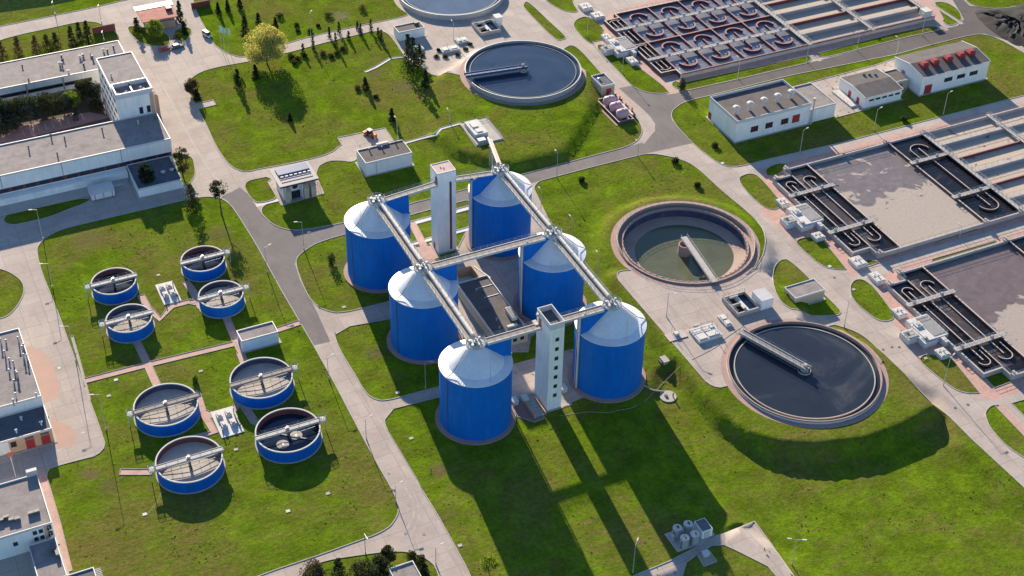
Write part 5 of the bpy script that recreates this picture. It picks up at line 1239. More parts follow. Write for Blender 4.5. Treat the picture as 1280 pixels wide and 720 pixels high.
MB().cyl(x, y, g-.6, g+.25, 2.2, n=32).build('slab', CONC, t); m = MB(); m.box(x-.9, x-.1, y-.2, y+.6, g+.35, g+.6); m.cyl(x+1.0, y-.8, g+.35, g+1.6, .18, n=8); m.build('lid', STEELD, t)
P = [at(830, 490), at(815, 488), at(805, 482)]; m = MB(); m.path([(a, b, c+.1) for a, b, c in P], .25, 6); o = m.build('concrete_channel', CONC); tag(o, 'short concrete drainage channel between the round manhole slab and the front right digester', 'channel')
P = [at(a, b) for a, b in ((700, 520), (735, 515), (760, 516), (790, 510), (808, 500), (830, 478), (850, 458), (866, 449), (895, 434), (905, 424), (928, 408))]; m = MB(); m.path([(a, b, c+.06) for a, b, c in P], .045, 5); tag(m.build('hose', CONC), 'thin pale hose trailing from the stair tower across grass to the screening pit', 'hose')
# pink tanks
t = thing('tank_bund', 'walled bund holding the three pink tanks beside the beige cube house', 'bund', W(-48.5, 103)+(0,))
MB().wall([W(-58.0, 100.2), W(-58.0, 105.6), W(-42.4, 105.6), W(-42.4, 100.2)], .35, -.3, 1.0, True).build('bund_wall', CONCP, t)
MB().ub(-57.8, -42.6, 100.4, 105.4, -.2, .12).build('floor', RINGP, t)
MB().ub(-58.5, -41.8, 98.9, 99.6, -.3, .15).build('edge_strip', RINGP, t)
m = MB(); m.ub(-59.5, -44.0, 105.9, 106.5, .8, 1.5); m.build('pipe_rack', LIGHTM, t)
m = MB()
for k in range(7): x, y = W(-57.5+2.1*k, 107.2+.4*(k % 2)); m.cyl(x, y, 0, 1.5+.3*(k % 3), .22, n=8); m.box(x-.35, x+.35, y-.5, y+.1, .2, .9)
m.build('pump_set', STEELD, t)
for i, u in enumerate((-54.2, -49.8, -45.2)):
    x0, y0 = W(u, 100.9)
    o = thing('pink_tank', ('farthest of the three pink tanks, beside the beige cube house', 'middle one of the three pink tanks in the walled bund', 'nearest of the three pink tanks, brightest in the sun')[i], 'tank', (x0+2, y0, 0), 'pink tanks in the walled bund')
    m = MB(); prof = [(.01, 0), (1.0, .12), (1.5, .45), (1.65, .9), (1.65, 3.4), (1.5, 3.8), (1.0, 4.1), (.01, 4.2)]; vs = []; fs = []
    n = 28
    for q in range(n):
        a = 2*pi*q/n
        for r, l in prof: vs.append((x0+l, y0+r*cos(a), 1.95+r*sin(a)))
    for q in range(n):
        j = (q+1) % n
        for w_ in range(7): fs.append((q*8+w_, q*8+w_+1, j*8+w_+1, j*8+w_))
    m.add(vs, fs).build('vessel', TANKPINK, o, True)
    m = MB()
    for l in (.9, 3.2): m.box(x0+l-.2, x0+l+.2, y0-1.2, y0+1.2, .1, 1.0)
    m.build('saddle', CONC, o); m = MB(); m.cyl(x0+2, y0, 3.4, 3.9, .3, n=10); m.build('manway', STEEL, o)
# raised valve pad at the head of the sloping pipe
t = thing('valve_platform', 'raised concrete pad with white valve house above the far right digester', 'platform', W(-54, 55)+(2,)); g = 2.0
m = MB(); m.ub(-60, -46.5, 51.0, 60.4, g-1.5, g+.35); m.build('slab', CONC, t)
m = MB(); m.ub(-58.6, -50, 52, 56.6, g+.35, g+1.7); m.build('valve_house', CONCW, t); m = MB(); m.ub(-57, -54, 53, 55, g+1.7, g+2.1); m.ub(-53, -51, 53.2, 55.2, g+1.7, g+1.95); m.build('hatch', LIGHTM, t)
m = MB(); m.ub(-49, -46.8, 52, 54.5, g+.35, g+1.2); m.build('pipe_stub', STEEL, t)
m = MB(); m.rail([W(-60, 51)+(g+.35,), W(-60, 60.2)+(g+.35,), W(-46.7, 60.2)+(g+.35,)], 1.0, 1.6, .04); m.build('railing', STEEL, t)
# four silver tanks at the bottom
t = thing('dosing_pad', 'concrete slab carrying four silver tanks and a cabinet, beside the bottom path', 'slab', W(124, 28)+(0,)); x, y = W(124, 28); g = terrain(x, y)
t.location = (x, y, g); m = MB(); m.prism([W(121.0, 23.6), W(127.0, 23.6), W(127.2, 29.5), W(126.0, 34.2), (33.6, -122.0), W(121.0, 30)], g-.4, g+.2); m.build('slab', CONC, t)
for i, (u, v) in enumerate(((122.6, 25.9), (122.6, 28.8), (126.0, 25.9), (126.0, 28.6))):
    x, y = W(u, v)
    o = thing('silver_tank', ('far left', 'far right', 'near left', 'near right')[i]+' of the four small silver tanks on the slab by the bottom path', 'tank', (x, y, g+.2), 'four silver tanks on the bottom slab')
    MB().cyl(x, y, g+.2, g+2.9, 1.05, n=32).build('vessel', STEEL, o, True)
    MB().cyl(x, y, g+2.9, g+3.2, 1.1, .25, 32).build('lid', LIGHTM, o, True); m = MB(); m.box(x-.2, x+.2, y-.5, y+.2, g+3.1, g+3.5); m.build('motor', STEELD, o)
    m = MB(); m.tube((x-1.1, y-.4, g+.2), (x-1.1, y-.4, g+2.4), .12, 6); m.build('pipe', STEELD, o)
m = MB(); x, y = W(123.5, 24.3); m.cyl(x, y, g+.2, g+1.9, .45, n=12); m.box(x+3, x+4.2, y+.4, y+1.4, g+.2, g+1.3); m.build('pump_set', STEEL, t)
o = thing('filter_cabinet', 'white cabinet with dark slatted top beside the four silver tanks', 'cabinet', W(124, 32)+(g,))
MB().ub(122.3, 126.0, 30.6, 33.4, g+.2, g+2.6).build('body', WHITE, o); m = MB(); m.ub(122.5, 125.8, 30.8, 33.2, g+2.6, g+2.7); m.build('slatted_top', STEELD, o); m = MB(); m.box(31.2, 32.6, -126.1, -126.02, g+.5, g+2.2); m.build('door', LIGHTM, o)
o = thing('junction_box', 'small white box on a little slab south of the silver tanks', 'box', at(882, 694)); x, y, g = at(882, 694); m = MB(); m.box(x-.7, x+.7, y-.6, y+.6, g, g+.9); m.build('body', LIGHTM, o); m = MB(); m.box(x-.8, x+.8, y-.7, y+.7, g+.9, g+1.0); m.build('lid', CONCW, o)
# boxes beside the towers' yard
for i, (px, py, l) in enumerate(((656, 501, 'white cabinet left of the stair tower foot'), (704, 488, 'white cabinet right of the stair tower foot'), (643, 504, 'small white pump unit close to the nearest digester\'s base'))):
    x, y, g = at(px, py); o = thing('cabinet', l+', standing on paving', 'cabinet', (x, y, 0)); m = MB(); m.box(x-.7, x+.7, y-1.0, y+1.0, 0, 1.3); m.build('body', LIGHTM, o); m = MB(); m.box(x-.8, x+.8, y-1.1, y+1.1, 1.3, 1.38); m.build('lid', CONCW, o)
x, y, g = at(669, 511); o = thing('access_stair', 'small peach walled stairwell at the foot of the stair tower', 'stairwell', (x, y, 0)); m = MB(); m.wall([(x-1.6, y-3.2), (x-1.6, y+3), (x+1.4, y+3), (x+1.4, y-3.2)], .25, -.2, 1.0); m.build('side_wall', PEACH, o); m = MB()
for k in range(6): m.box(x-1.4, x+1.2, y-3+1.0*k, y-2.05+1.0*k, -.2, .15+.12*k)
m.build('step', CONC, o)
# planted hatches on the upper yard
for i, (px, py, dx, l) in enumerate(((562, 63, 3.2, 'larger pale hatch slab ringed by low hedge on the upper yard'), (577, 52, 2.0, 'smaller pale hatch slab with hedge, farther back on the upper yard'), (521, 62, 2.2, 'pale hatch slab with hedge and vent pipe beside the dark conifer cluster'))):
    x, y, g = at(px, py); o = thing('hatch_slab', l, 'hatch', (x, y, 0)); m = MB(); m.box(x-dx, x+dx, y-1.6, y+1.6, -.2, .8); m.build('slab', CONCW, o); m = MB(); m.box(x-dx+.4, x-.2, y-1, y+1, .8, 1.1); m.box(x+.3, x+dx-.4, y-.8, y+.8, .8, 1.0); m.build('lid', LIGHTM, o); m = MB(); m.tube((x-.5, y+1, .8), (x-.5, y+1, 2.2), .1, 6); m.build('vent_pipe', STEEL, o)
x, y = W(-70, -62.8); o = thing('white_tank', 'white ribbed storage container lying beside the long hall', 'container', (x, y, 0)); m = MB(); m.ub(-72.6, -67.4, -66.4, -59.4, .3, 2.2); m.build('body', WHITEP, o)
m = MB(); vs = []
for k in range(9): a = pi*k/8; vs.append((-70.0-2.7*cos(a), 2.2+1.0*sin(a)))
for vv in (-66.5, -59.3): m.v += [(vv, -u, z) for u, z in vs]
m.f += [tuple(range(9)), tuple(range(17, 8, -1))]+[(i, i+9, i+10, i+1) for i in range(8)]; m.build('curved_top', LIGHTM, o); m = MB()
for k in range(3): m.ub(-72.7, -67.3, -65.5+2.6*k, -65.2+2.6*k, .3, 2.3)
m.build('rib', CONC, o); m = MB(); m.ub(-71.5, -70.9, -59.3, -56.2, 1.0, 1.4); m.build('outlet_pipe', STEEL, o)
# sludge heap
bm_ = MB(); rng = random.Random(2); hx = [at(a, b) for a, b in ((1218, 14), (1240, 12), (1300, 4), (1350, 20), (1320, 62), (1280, 60), (1258, 51), (1232, 33))]
cx = sum(p[0] for p in hx)/8; cy = sum(p[1] for p in hx)/8; rings = 7; vs = []; fs = []; nn = 48; hp = catmull([p[:2] for p in hx], 6)
for r_ in range(rings):
    f = 1-r_/rings
    for (a, b) in hp: vs.append((cx+(a-cx)*f+rng.uniform(-.7, .7)*(r_ > 0), cy+(b-cy)*f+rng.uniform(-.7, .7)*(r_ > 0), -.05 if r_ == 0 else 0.6*sqrt(r_)+rng.uniform(-.6, .7)))
k = len(hp)
for r_ in range(rings-1):
    for i in range(k): fs.append((r_*k+i, r_*k+(i+1) % k, (r_+1)*k+(i+1) % k, (r_+1)*k+i))
vs.append((cx, cy, 1.6)); fs += [((rings-1)*k+i, (rings-1)*k+(i+1) % k, len(vs)-1) for i in range(k)]
tag(bm_.add(vs, fs).build('sludge_heap', COAL, None, True), 'black heap of dried sludge beside the asphalt road at the top right corner', 'heap')
# ---------------------------------------------------------------- trees and shrubs
def leaves(mb, rng, c, rad, n, size, shell=0.55, squash=1.0):
    for _ in range(n):
        while True:
            a = Vector((rng.uniform(-1, 1), rng.uniform(-1, 1), rng.uniform(-1, 1)))
            if shell < a.length < 1: break
        p = Vector((c[0]+a.x*rad[0], c[1]+a.y*rad[1], c[2]+a.z*rad[2]))
        quad(mb, rng, p, size*rng.uniform(.6, 1.5), a)
def quad(mb, rng, p, s, nrm):
    n = (nrm.normalized()*0.7+Vector((rng.uniform(-1, 1), rng.uniform(-1, 1), rng.uniform(-.6, 1)))).normalized()
    e = n.orthogonal().normalized(); f = n.cross(e); an = rng.uniform(0, 6.28)
    a = (e*cos(an)+f*sin(an))*s; b = (f*cos(an)-e*sin(an))*s*rng.uniform(.5, .9)
    k = len(mb.v); mb.v += [tuple(p+a), tuple(p+b), tuple(p-a), tuple(p-b)]; mb.f.append((k, k+1, k+2, k+3))
def trunk(mb, base, h, r, rng, limbs=0, spread=2.0, z0=.35):
    x, y, z = base; mb.tube((x, y, z-.3), (x+rng.uniform(-.2, .2), y, z+h), r, 8, r*.25)
    for i in range(limbs):
        a = 2*pi*i/limbs+rng.uniform(-.4, .4); f = z0+(.85-z0)*i/max(1, limbs); L = spread*rng.uniform(.6, 1.1)
        mb.tube((x, y, z+h*f), (x+L*cos(a), y+L*sin(a), z+h*f+L*.8), r*.45, 5, r*.1)
def conifer(name, label, px, h, r, mat, seed, group=None, cat='conifer', n=1500):
    x, y, z = at(*px); rng = random.Random(seed); t = thing(name, label, cat, (x, y, z), group)
    m = MB(); trunk(m, (x, y, z), h*.95, max(.12, h*.02), rng); m.build('trunk', BARK, t)
    c = MB(); tiers = int(7+h*.9)
    for i in range(tiers):
        f = i/tiers; zz = z+h*(.08+.92*f); rr = r*(1-f)**.85*rng.uniform(.8, 1.12)+.12
        nb = max(5, int(9*(1-f)+4))
        for k in range(nb):
            a = rng.uniform(0, 2*pi); L = rr*rng.uniform(.65, 1.12)
            for q in range(max(2, int(n/tiers/nb))):
                d = L*sqrt(rng.uniform(.05, 1)); p = Vector((x+d*cos(a)+rng.uniform(-.14, .14)*r, y+d*sin(a)+rng.uniform(-.14, .14)*r, zz-d*.35+rng.uniform(-.15, .15)))
                quad(c, rng, p, rng.uniform(.10, .2)*(1+.05*h), Vector((cos(a), sin(a), .5)))
    c.build('crown', mat, t); return t
def broadleaf(name, label, px, h, r, mat, seed, group=None, cat='tree', n=3200, bare=.35, size=.2, flat=.8):
    x, y, z = at(*px); rng = random.Random(seed); t = thing(name, label, cat, (x, y, z), group)
    m = MB(); trunk(m, (x, y, z), h*.8, max(.12, h*.022), rng, 7, r*.8, bare); m.build('trunk', BARK, t)
    c = MB(); cz = z+h*(bare+1)/2; vr = h*(1-bare)/2
    nb = 16
    for i in range(nb):
        a = rng.uniform(0, 2*pi); q = sqrt(rng.uniform(0, 1))*.68; zz = rng.uniform(-.72, .72)
        q *= sqrt(max(.1, 1-zz*zz)); b = r*rng.uniform(.26, .42)
        leaves(c, rng, (x+r*q*cos(a), y+r*q*sin(a), cz+vr*zz), (b, b, b*flat), n//nb, size, .3)
    leaves(c, rng, (x, y, cz), (r*.92, r*.92, vr*.95), n//4, size, .45)
    c.build('crown', mat, t); return t
def shrub(label, px, r, h, mat, seed, group=None, n=420, size=.2):
    x, y, z = at(*px); rng = random.Random(seed); t = thing('shrub', label, 'shrub', (x, y, z), group)
    c = MB()
    for i in range(6):
        a = rng.uniform(0, 2*pi); q = r*.5*rng.random(); b = r*rng.uniform(.45, .7)
        leaves(c, rng, (x+q*cos(a), y+q*sin(a), z+h*.45), (b, b, h*.55), n//6, size, .2)
    c.build('foliage', mat, t); m = MB(); m.tube((x, y, z-.2), (x, y, z+h*.5), .08, 5); m.build('stem', BARK, t); return t
G = 'conifers on the verge behind the office wing'
for i, (px, h, mt, l) in enumerate([((4, 75), 7.5, LF_BRN, 'brownish half bare tree, leftmost in the verge row'), ((25, 74), 9, LF_BRN, 'brownish conifer, second from the left in the verge row'), ((47, 69), 8, LF_BRN, 'brownish rounded conifer, third from the left in the verge row'), ((60, 63), 6.5, LF_PINE, 'smaller olive conifer, fourth in the verge row'), ((71, 62), 7, LF_PINE, 'olive pine, fifth from the left in the verge row'), ((91, 57), 8, LF_CON, 'dark spruce, third from the brick wall in the verge row'), ((101, 54), 8.5, LF_CON, 'dark spruce, second from the brick wall in the verge row'), ((111, 52), 8.5, LF_CON, 'dark blue spruce nearest the red brick wall on the verge')]):
    conifer('conifer', l, px, h, 2.2 if i > 4 else 2.7, mt, 10+i, G)
conifer('conifer', 'dark conifer on the island left of the gatehouse', (172, 40), 6, 2.4, LF_PINE, 21); conifer('conifer', 'tall dark conifer right of the gatehouse', (226, 28), 9, 1.9, LF_CON, 22); conifer('conifer', 'shorter conifer right of the gatehouse, behind the round bush', (231, 42), 5, 1.5, LF_CON, 23)
broadleaf('tree', 'round yellow green young tree in front of the gatehouse', (195, 47), 6.5, 3.6, LF_LIME, 24, bare=.12); shrub('round olive shrub right of the gatehouse by the parked cars', (223, 49), 2.2, 2.6, LF_BUSH, 25)
broadleaf('tree', 'brownish budding tree at the corner of the plaza and lawn', (241, 119), 6.5, 2.8, LF_BRN, 26, bare=.1); conifer('conifer', 'dark young conifer at the plaza corner behind the budding tree', (247, 124), 4, 1.5, LF_CON, 27)
broadleaf('tree', 'large yellow green spring tree, tallest on the upper lawn, casting a round shadow', (334, 80), 13.8, 8.6, LF_YEL, 28, n=17000, bare=.13, size=.19)
G = 'columnar conifers along the curved lawn path'
for i, (px, h) in enumerate([((379, 67), 4.2), ((392, 62), 5.2), ((412, 46), 4.2), ((424, 42), 5.0), ((420, 58), 5.8), ((436, 50), 3.8), ((451, 43), 4.6), ((447, 36), 3.2), ((464, 40), 5.5), ((473, 47), 4.2), ((477, 52), 5.0)]):
    conifer('columnar_conifer', ['slim column conifer at the left end of the path row', 'second slim column conifer from the left of the path row', 'column conifer beyond the path beside the pair, left one', 'column conifer beyond the path, right one of the pair', 'stoutest column conifer in the middle of the path row', 'short column conifer right of the stoutest one', 'column conifer right of the middle of the path row', 'smallest column conifer beyond the path near the pale clearing', 'tall column conifer near the right end of the path row', 'column conifer second from the right end of the row', 'column conifer at the right end of the row, near the white shed'][i], px, h, .95, LF_CON, 30+i, G, n=420)
G = 'low dark shrubs bordering the curved lawn path'
for i, px in enumerate([(364, 72), (372, 75), (381, 71), (405, 68), (413, 71), (421, 68), (368, 79), (428, 62)]): shrub(['low dark shrub, farthest left of the border', 'low spreading shrub near the left end of the border', 'low dark shrub beside the left slim conifer', 'low brown green shrub mid border', 'low shrub beside the stoutest column conifer', 'low brownish shrub right of the border middle', 'low shrub nearest the large spring tree', 'low shrub farthest right in the border'][i], px, 1.8, 1.3, [LF_BUSH, LF_BRN][i % 2], 50+i, G, 320)
G = 'dark conifers on the upper lawn'
for i, (px, h, r, l) in enumerate([((324, 37), 7, 1.6, 'dark conifer left of the pair behind the big spring tree'), ((345, 38), 5.5, 1.4, 'dark conifer right of the pair behind the big spring tree'), ((307, 44), 8, 2.0, 'dark conifer beside the flagpoles'), ((273, 16), 4.5, 1.2, 'small dark conifer nearest the brown brick wall'), ((285, 13), 4.5, 1.2, 'small dark conifer second from the brown brick wall'), ((300, 10), 5, 1.3, 'small dark conifer at the top edge, third from the brown wall'), ((298, 108), 7, 1.7, 'dark conifer left of the pair below the plaza entrance'), ((320, 99), 6, 1.5, 'dark conifer right of the pair, in the spring tree\'s shade'), ((457, 112), 5, 1.6, 'lone dark conifer in the middle of the upper lawn'), ((490, 151), 5, 1.5, 'lone dark conifer above the tractor pad'), ((363, 151), 3, 1.0, 'small lone conifer below the spring tree\'s shadow'), ((511, 90), 15, 3.2, 'tallest dark conifer of the cluster beside the upper yard'), ((517, 84), 12, 2.8, 'second conifer of the dark cluster beside the upper yard'), ((524, 80), 8, 2.4, 'smaller olive conifer of the cluster beside the upper yard'), ((532, 110), 7.5, 1.8, 'dark conifer standing apart in front of the cluster')]):
    conifer('conifer', l, px, h, r, LF_PINE if 'olive' in l else LF_CON, 70+i, G)
G = 'round bushes scattered on the upper lawn'
for i, (px, r) in enumerate([((350, 22), 2.0), ((410, 21), 2.0), ((454, 12), 2.3), ((387, 40), 1.6), ((371, 32), 1.2), ((446, 111), 1.6), ((470, 122), 1.2), ((372, 39), 1.2), ((398, 33), 1.1)]): shrub(['dark bush behind the spring tree', 'dark bush near the pale clearing at the top', 'brownish bush right of the pale clearing', 'bush just beyond the left end of the path', 'tiny bush between two dark conifers', 'bush touching the lone lawn conifer', 'tiny bush right of the lone lawn conifer', 'tiny bush left of the pole lamp', 'tiny bush beyond the pole lamp'][i]+' on the upper lawn', px, r, r*.9, [LF_CON, LF_BUSH, LF_BRN][i % 3], 90+i, G, 260)
G = 'dense trees in the courtyard between the office wings'
for i, (px, h, r) in enumerate([((-8, 168), 8, 4.5), ((6, 152), 8.5, 4.5), ((22, 150), 8, 4.2), ((38, 150), 9, 4.6), ((53, 143), 8, 4.2), ((66, 145), 8.5, 4.4), ((80, 141), 8, 4.2), ((92, 135), 6.0, 3.4), ((107, 126), 8.0, 3.8), ((119, 124), 7, 3.2), ((14, 163), 5.5, 3.6), ((120, 137), 3.5, 2.4)]):
    broadleaf('tree', ['courtyard tree at the left picture edge', 'blue green courtyard tree next to the left edge', 'olive topped courtyard tree, third from the left', 'tallest blue green courtyard tree', 'courtyard tree left of the yellowish gap', 'dense courtyard tree above the middle of the parking bays', 'courtyard tree right of the middle', 'brighter green courtyard tree above the parked dark car', 'olive topped courtyard tree near the office block', 'last courtyard tree against the office block', 'low courtyard tree at the bottom left corner of the planting', 'low bush tree at the foot of the office block'][i], px, h, r, LF_LIME if i == 7 else [LF_BLU, LF_BLU, LF_PINE][i % 3], 110+i, G, n=2600, bare=.08, size=.22)
broadleaf('pine_tree', 'olive pine at the corner of the long hall beside the plaza', (229, 221), 11, 3.1, LF_PINE, 130, bare=.1, n=1600); broadleaf('tree', 'dark leafy tree in front of the low annex', (186, 236), 9, 3.0, LF_CON, 131, bare=.12); shrub('dark round shrub right of the annex tree', (206, 234), 2.3, 2.8, LF_CON, 132)
conifer('conifer', 'broad dark conifer at the lawn corner below the plaza', (241, 262), 9.5, 3.4, LF_PINE, 133, n=1300); broadleaf('pine_tree', 'tall pine with bare trunk at the asphalt road corner', (277, 268), 12, 3.1, LF_PINE, 134, bare=.55, n=1100)
shrub('upright dark shrub beside the far left digester', (414, 330), 1.5, 3.8, LF_BUSH, 135); shrub('dark leafy shrub on the verge beside the top asphalt junction', (852, 112), 2.3, 4.6, LF_CON, 136, n=700)
for i, (px, r, l) in enumerate([((844, 203), 1.7, 'round shrub on the lawn edge near the road fork'), ((872, 233), 1.5, 'round shrub on the lawn beside the half emptied tank'), ((727, 226), 1.5, 'round shrub right of the far right digester'), ((893, 183), 1.5, 'dark shrub at the shaded corner of the pump hall lawn'), ((1130, 150), 1.8, 'dark shrub in the shade below the blower hall')]): shrub(l, px, r, r, LF_BUSH, 140+i, 'single shrubs on the lawns')
G = 'trees and shrubs around the bottom shed'
for i, (px, h, r, mt, l) in enumerate([((392, 735), 8, 3.6, LF_BRN, 'brownish pine left of the dark spruce at the bottom edge'), ((456, 735), 8.5, 3.8, LF_PINE, 'bushy olive tree right of the dark spruce at the bottom edge'), ((475, 722), 7, 2.8, LF_PINE, 'olive tree left of the bottom shed'), ((486, 703), 5.0, 2.0, LF_PINE, 'small pine behind the bottom shed'), ((382, 742), 5, 2.6, LF_BUSH, 'low bushy tree at the far left of the bottom planting')]): broadleaf('tree', l, px, h, r, mt, 150+i, G, bare=.08, n=3000, size=.18)
conifer('conifer', 'dark green spruce at the bottom edge', (425, 734), 9.5, 3.0, LF_CON, 156, G, n=1400); conifer('conifer', 'slender small spruce right of the bottom shed', (530, 722), 5, 1.4, LF_CON, 157, G); shrub('leafy shrub above the bottom shed roof', (513, 697), 1.7, 2.2, LF_BUSH, 158, G); shrub('leafy shrub right of the bottom shed', (527, 704), 1.5, 2.6, LF_PINE, 159, G)
broadleaf('tree', 'small bright lime green tree on the lower lawn by the digester shadows', (611, 716), 4.6, 2.6, LF_LIME, 160, bare=.25, n=700, size=.22)
for i, (px, r) in enumerate([((545, 71), 1.4), ((556, 72), 1.4), ((572, 69), 1.4), ((582, 62), 1.2), ((588, 56), 1.2), ((548, 63), 1.1), ((528, 70), 1.3), ((512, 66), 1.3)]): shrub(['low hedge clump at the left corner', 'low hedge clump in front', 'low hedge clump at the right corner', 'low hedge clump between', 'low hedge clump at the far end', 'low hedge clump behind', 'low hedge clump by the dark conifers, right side', 'low hedge clump by the dark conifers, left side'][i]+' of the upper hatch slabs', px, r, .9, LF_BUSH, 170+i, 'low hedge clumps round the hatch slabs', 200)
shrub('scrubby yellow bush growing against the larger lower left tank', (244, 478), 1.3, 2.2, LF_LIME, 180)
# ---------------------------------------------------------------- lamps, poles, flags
def lamp(px, top, label, arm=(-1, -.15), group='street lamps', double=False):
    x, y, z = at(*px); 
    h = 9.0
    for _ in range(4):                       # height from where the head is seen
        r = ray(top[0], top[1]); s = (Vector((x, y))-Vector((CX, CY))).length/Vector((r.x, r.y)).length; h = CAM_H+r.z*s-z
    h = max(4.0, min(12.0, h))
    t = thing('street_lamp', label, 'street lamp', (x, y, z), group)
    m = MB(); m.tube((x, y, z-.2), (x, y, z+h), .11, 8, .06); m.cyl(x, y, z-.1, z+.9, .16, n=8); m.build('pole', STEEL, t, True)
    L = 1.5; ax, ay = arm; n_ = math.hypot(ax, ay) or 1
    ends = [(ax/n_, ay/n_)]+([(-ax/n_, -ay/n_)] if double else [])
    a = MB(); hd = MB()
    for ex, ey in ends:
        a.tube((x, y, z+h), (x+ex*L, y+ey*L, z+h+.25), .05, 6); hd.beam((x+ex*L*.8, y+ey*L*.8, z+h+.25), (x+ex*(L+.7), y+ey*(L+.7), z+h+.3), .32, .16)
    a.build('arm', STEEL, t); hd.build('lamp_head', LIGHTM, t)
    return t
LAMPS = [((54, 300), (47, 262), 'street lamp at the lawn corner below the long hall', (-1, .2)), ((66, 360), (57, 330), 'street lamp on the left lawn edge opposite the small oval lawn', (-1, .2)), ((95, 452), (86, 400), 'street lamp on the left lawn edge above the pink path', (-1, .2)), ((133, 538), (113, 486), 'street lamp on the left lawn edge near the loading wing', (-1, .2)),
 ((380, 312), (375, 278), 'street lamp on the bend of the asphalt junction', (-1, .3)), ((334, 341), (333, 309), 'street lamp at the right edge of the small tanks lawn', (1, .2)), ((411, 474), (410, 447), 'street lamp beside the concrete road near the nearest larger tank', (1, .2)), ((458, 549), (456, 524), 'street lamp beside the concrete road level with the foamy tank', (1, .2)), ((495, 628), (496, 607), 'street lamp where the concrete road forks at the bottom', (1, .2)), ((457, 693), (456, 667), 'street lamp on the branch road near the bottom conifers', (0, -1)), ((545, 706), (545, 684), 'street lamp on the road beside the bottom shed island', (1, .1)), ((532, 486), (532, 452), 'pale post lamp on the grass between the two left front digesters', (.3, -.2)),
 ((833, 396), (836, 366), 'lamp post on the concrete yard left of the hatch platform', (.2, -.2)), ((1055, 409), (1061, 377), 'lamp post on the grass edge above the dark clarifier', (.3, .3)), ((1179, 482), (1186, 447), 'lamp post on the lawn below the lower stepped chamber', (1, .4)), ((1199, 298), (1201, 284), 'lamp post on the paver strip between the two aeration basins', (0, 1)),
 ((1000, 190), (1005, 163), 'street lamp in the shade of the pump hall', (1, .2)), ((1092, 163), (1097, 137), 'street lamp on the lawn in front of the white workshop', (1, .2)), ((1179, 143), (1186, 117), 'street lamp in the shade of the blower hall', (1, .2)), ((1120, 69), (1124, 49), 'street lamp beside the blower hall\'s far corner', (0, 1)), ((1152, 44), (1157, 20), 'street lamp on the verge near the end of the settling lanes', (0, 1)), ((1071, 63), (1075, 43), 'street lamp on the verge mid way along the settling lanes', (0, 1)), ((1008, 77), (1011, 54), 'street lamp on the verge at the corner of the dark red basin', (0, 1)), ((922, 98), (925, 74), 'street lamp on the verge along the dark red basin', (0, 1)), ((849, 114), (851, 90), 'street lamp beside the dark shrub at the junction', (.2, 1)), ((778, 91), (780, 64), 'street lamp on the lawn below the stepped chamber at the top', (.2, 1)), ((734, 46), (735, 24), 'street lamp on the small round lawn at the top', (.2, 1)),
 ((797, 196), (797, 179), 'street lamp on the road edge left of the junction fork', (0, 1)), ((696, 222), (696, 192), 'street lamp on the road edge behind the far right digester', (0, 1)), ((676, 266), (677, 239), 'lamp on the lawn just right of the far right digester', (0, 1)), ((714, 303), (715, 274), 'lamp on the lawn above the middle right digester', (0, 1)), ((747, 351), (750, 319), 'lamp on the lawn right of the middle right digester', (0, 1)), ((990, 706), (987, 673), 'double headed lamp on the lawn at the bottom right', (-1, .6)), ((791, 716), (795, 682), 'pale slanting looking post on the lawn near the bottom path', (.1, .1)), ((567, 50), (567, 29), 'lamp post on the upper yard behind the hedged hatch slabs', (0, 1)), ((497, 176), (496, 150), 'lamp post beside the white transformer house', (0, 1)), ((562, 153), (562, 142), 'short lamp post on the lawn near the raised valve pad', (0, 1)), ((389, 51), (389, 17), 'tall lamp post beside the curved lawn path', (.5, .5)), ((69, 19), (67, 1), 'street lamp on the far verge at the top left', (-.3, -1)), ((127, 29), (126, 5), 'street lamp where the entrance road meets the far road', (-.3, -1)), ((130, 51), (129, 38), 'short lamp at the end of the brick wall', (-.3, -1))]
for i, L in enumerate(LAMPS): lamp(L[0], L[1], L[2], L[3], double=(i == 32))
for i, (px, cl) in enumerate(((( 277, 62), (.35, .55, .75)), ((281, 64), (.25, .55, .62)), ((287, 65), (.55, .68, .70)))):
    x, y, z = at(*px); t = thing('flagpole', ['leftmost flagpole with light blue flag', 'middle flagpole with teal flag', 'rightmost flagpole with pale flag'][i]+' on the lawn by the plaza', 'flagpole', (x, y, z), 'three flagpoles by the plaza')
    MB().tube((x, y, z), (x, y, z+9.5), .07, 6, .04).build('pole', LIGHTM, t); m = MB(); k = 7
    vs = []; fs = []
    for a in range(k):
        for b in range(2): vs.append((x+.06+.28*sin(a*1.1)*.5+a*.06, y-.1-.16*sin(a*1.4), z+9.3-a*.45+b*0)); 
        vs[-1] = (x+.75+.2*sin(a*.9)+a*.04, y-.3-.2*sin(a*1.2), z+9.15-a*.47)
    for a in range(k-1): fs.append((2*a, 2*a+1, 2*a+3, 2*a+2))
    o = m.add(vs, fs).build('flag', plain('flag_%d' % i, cl, .8), t); so_ = o.modifiers.new('thick', 'SOLIDIFY'); so_.thickness = .03

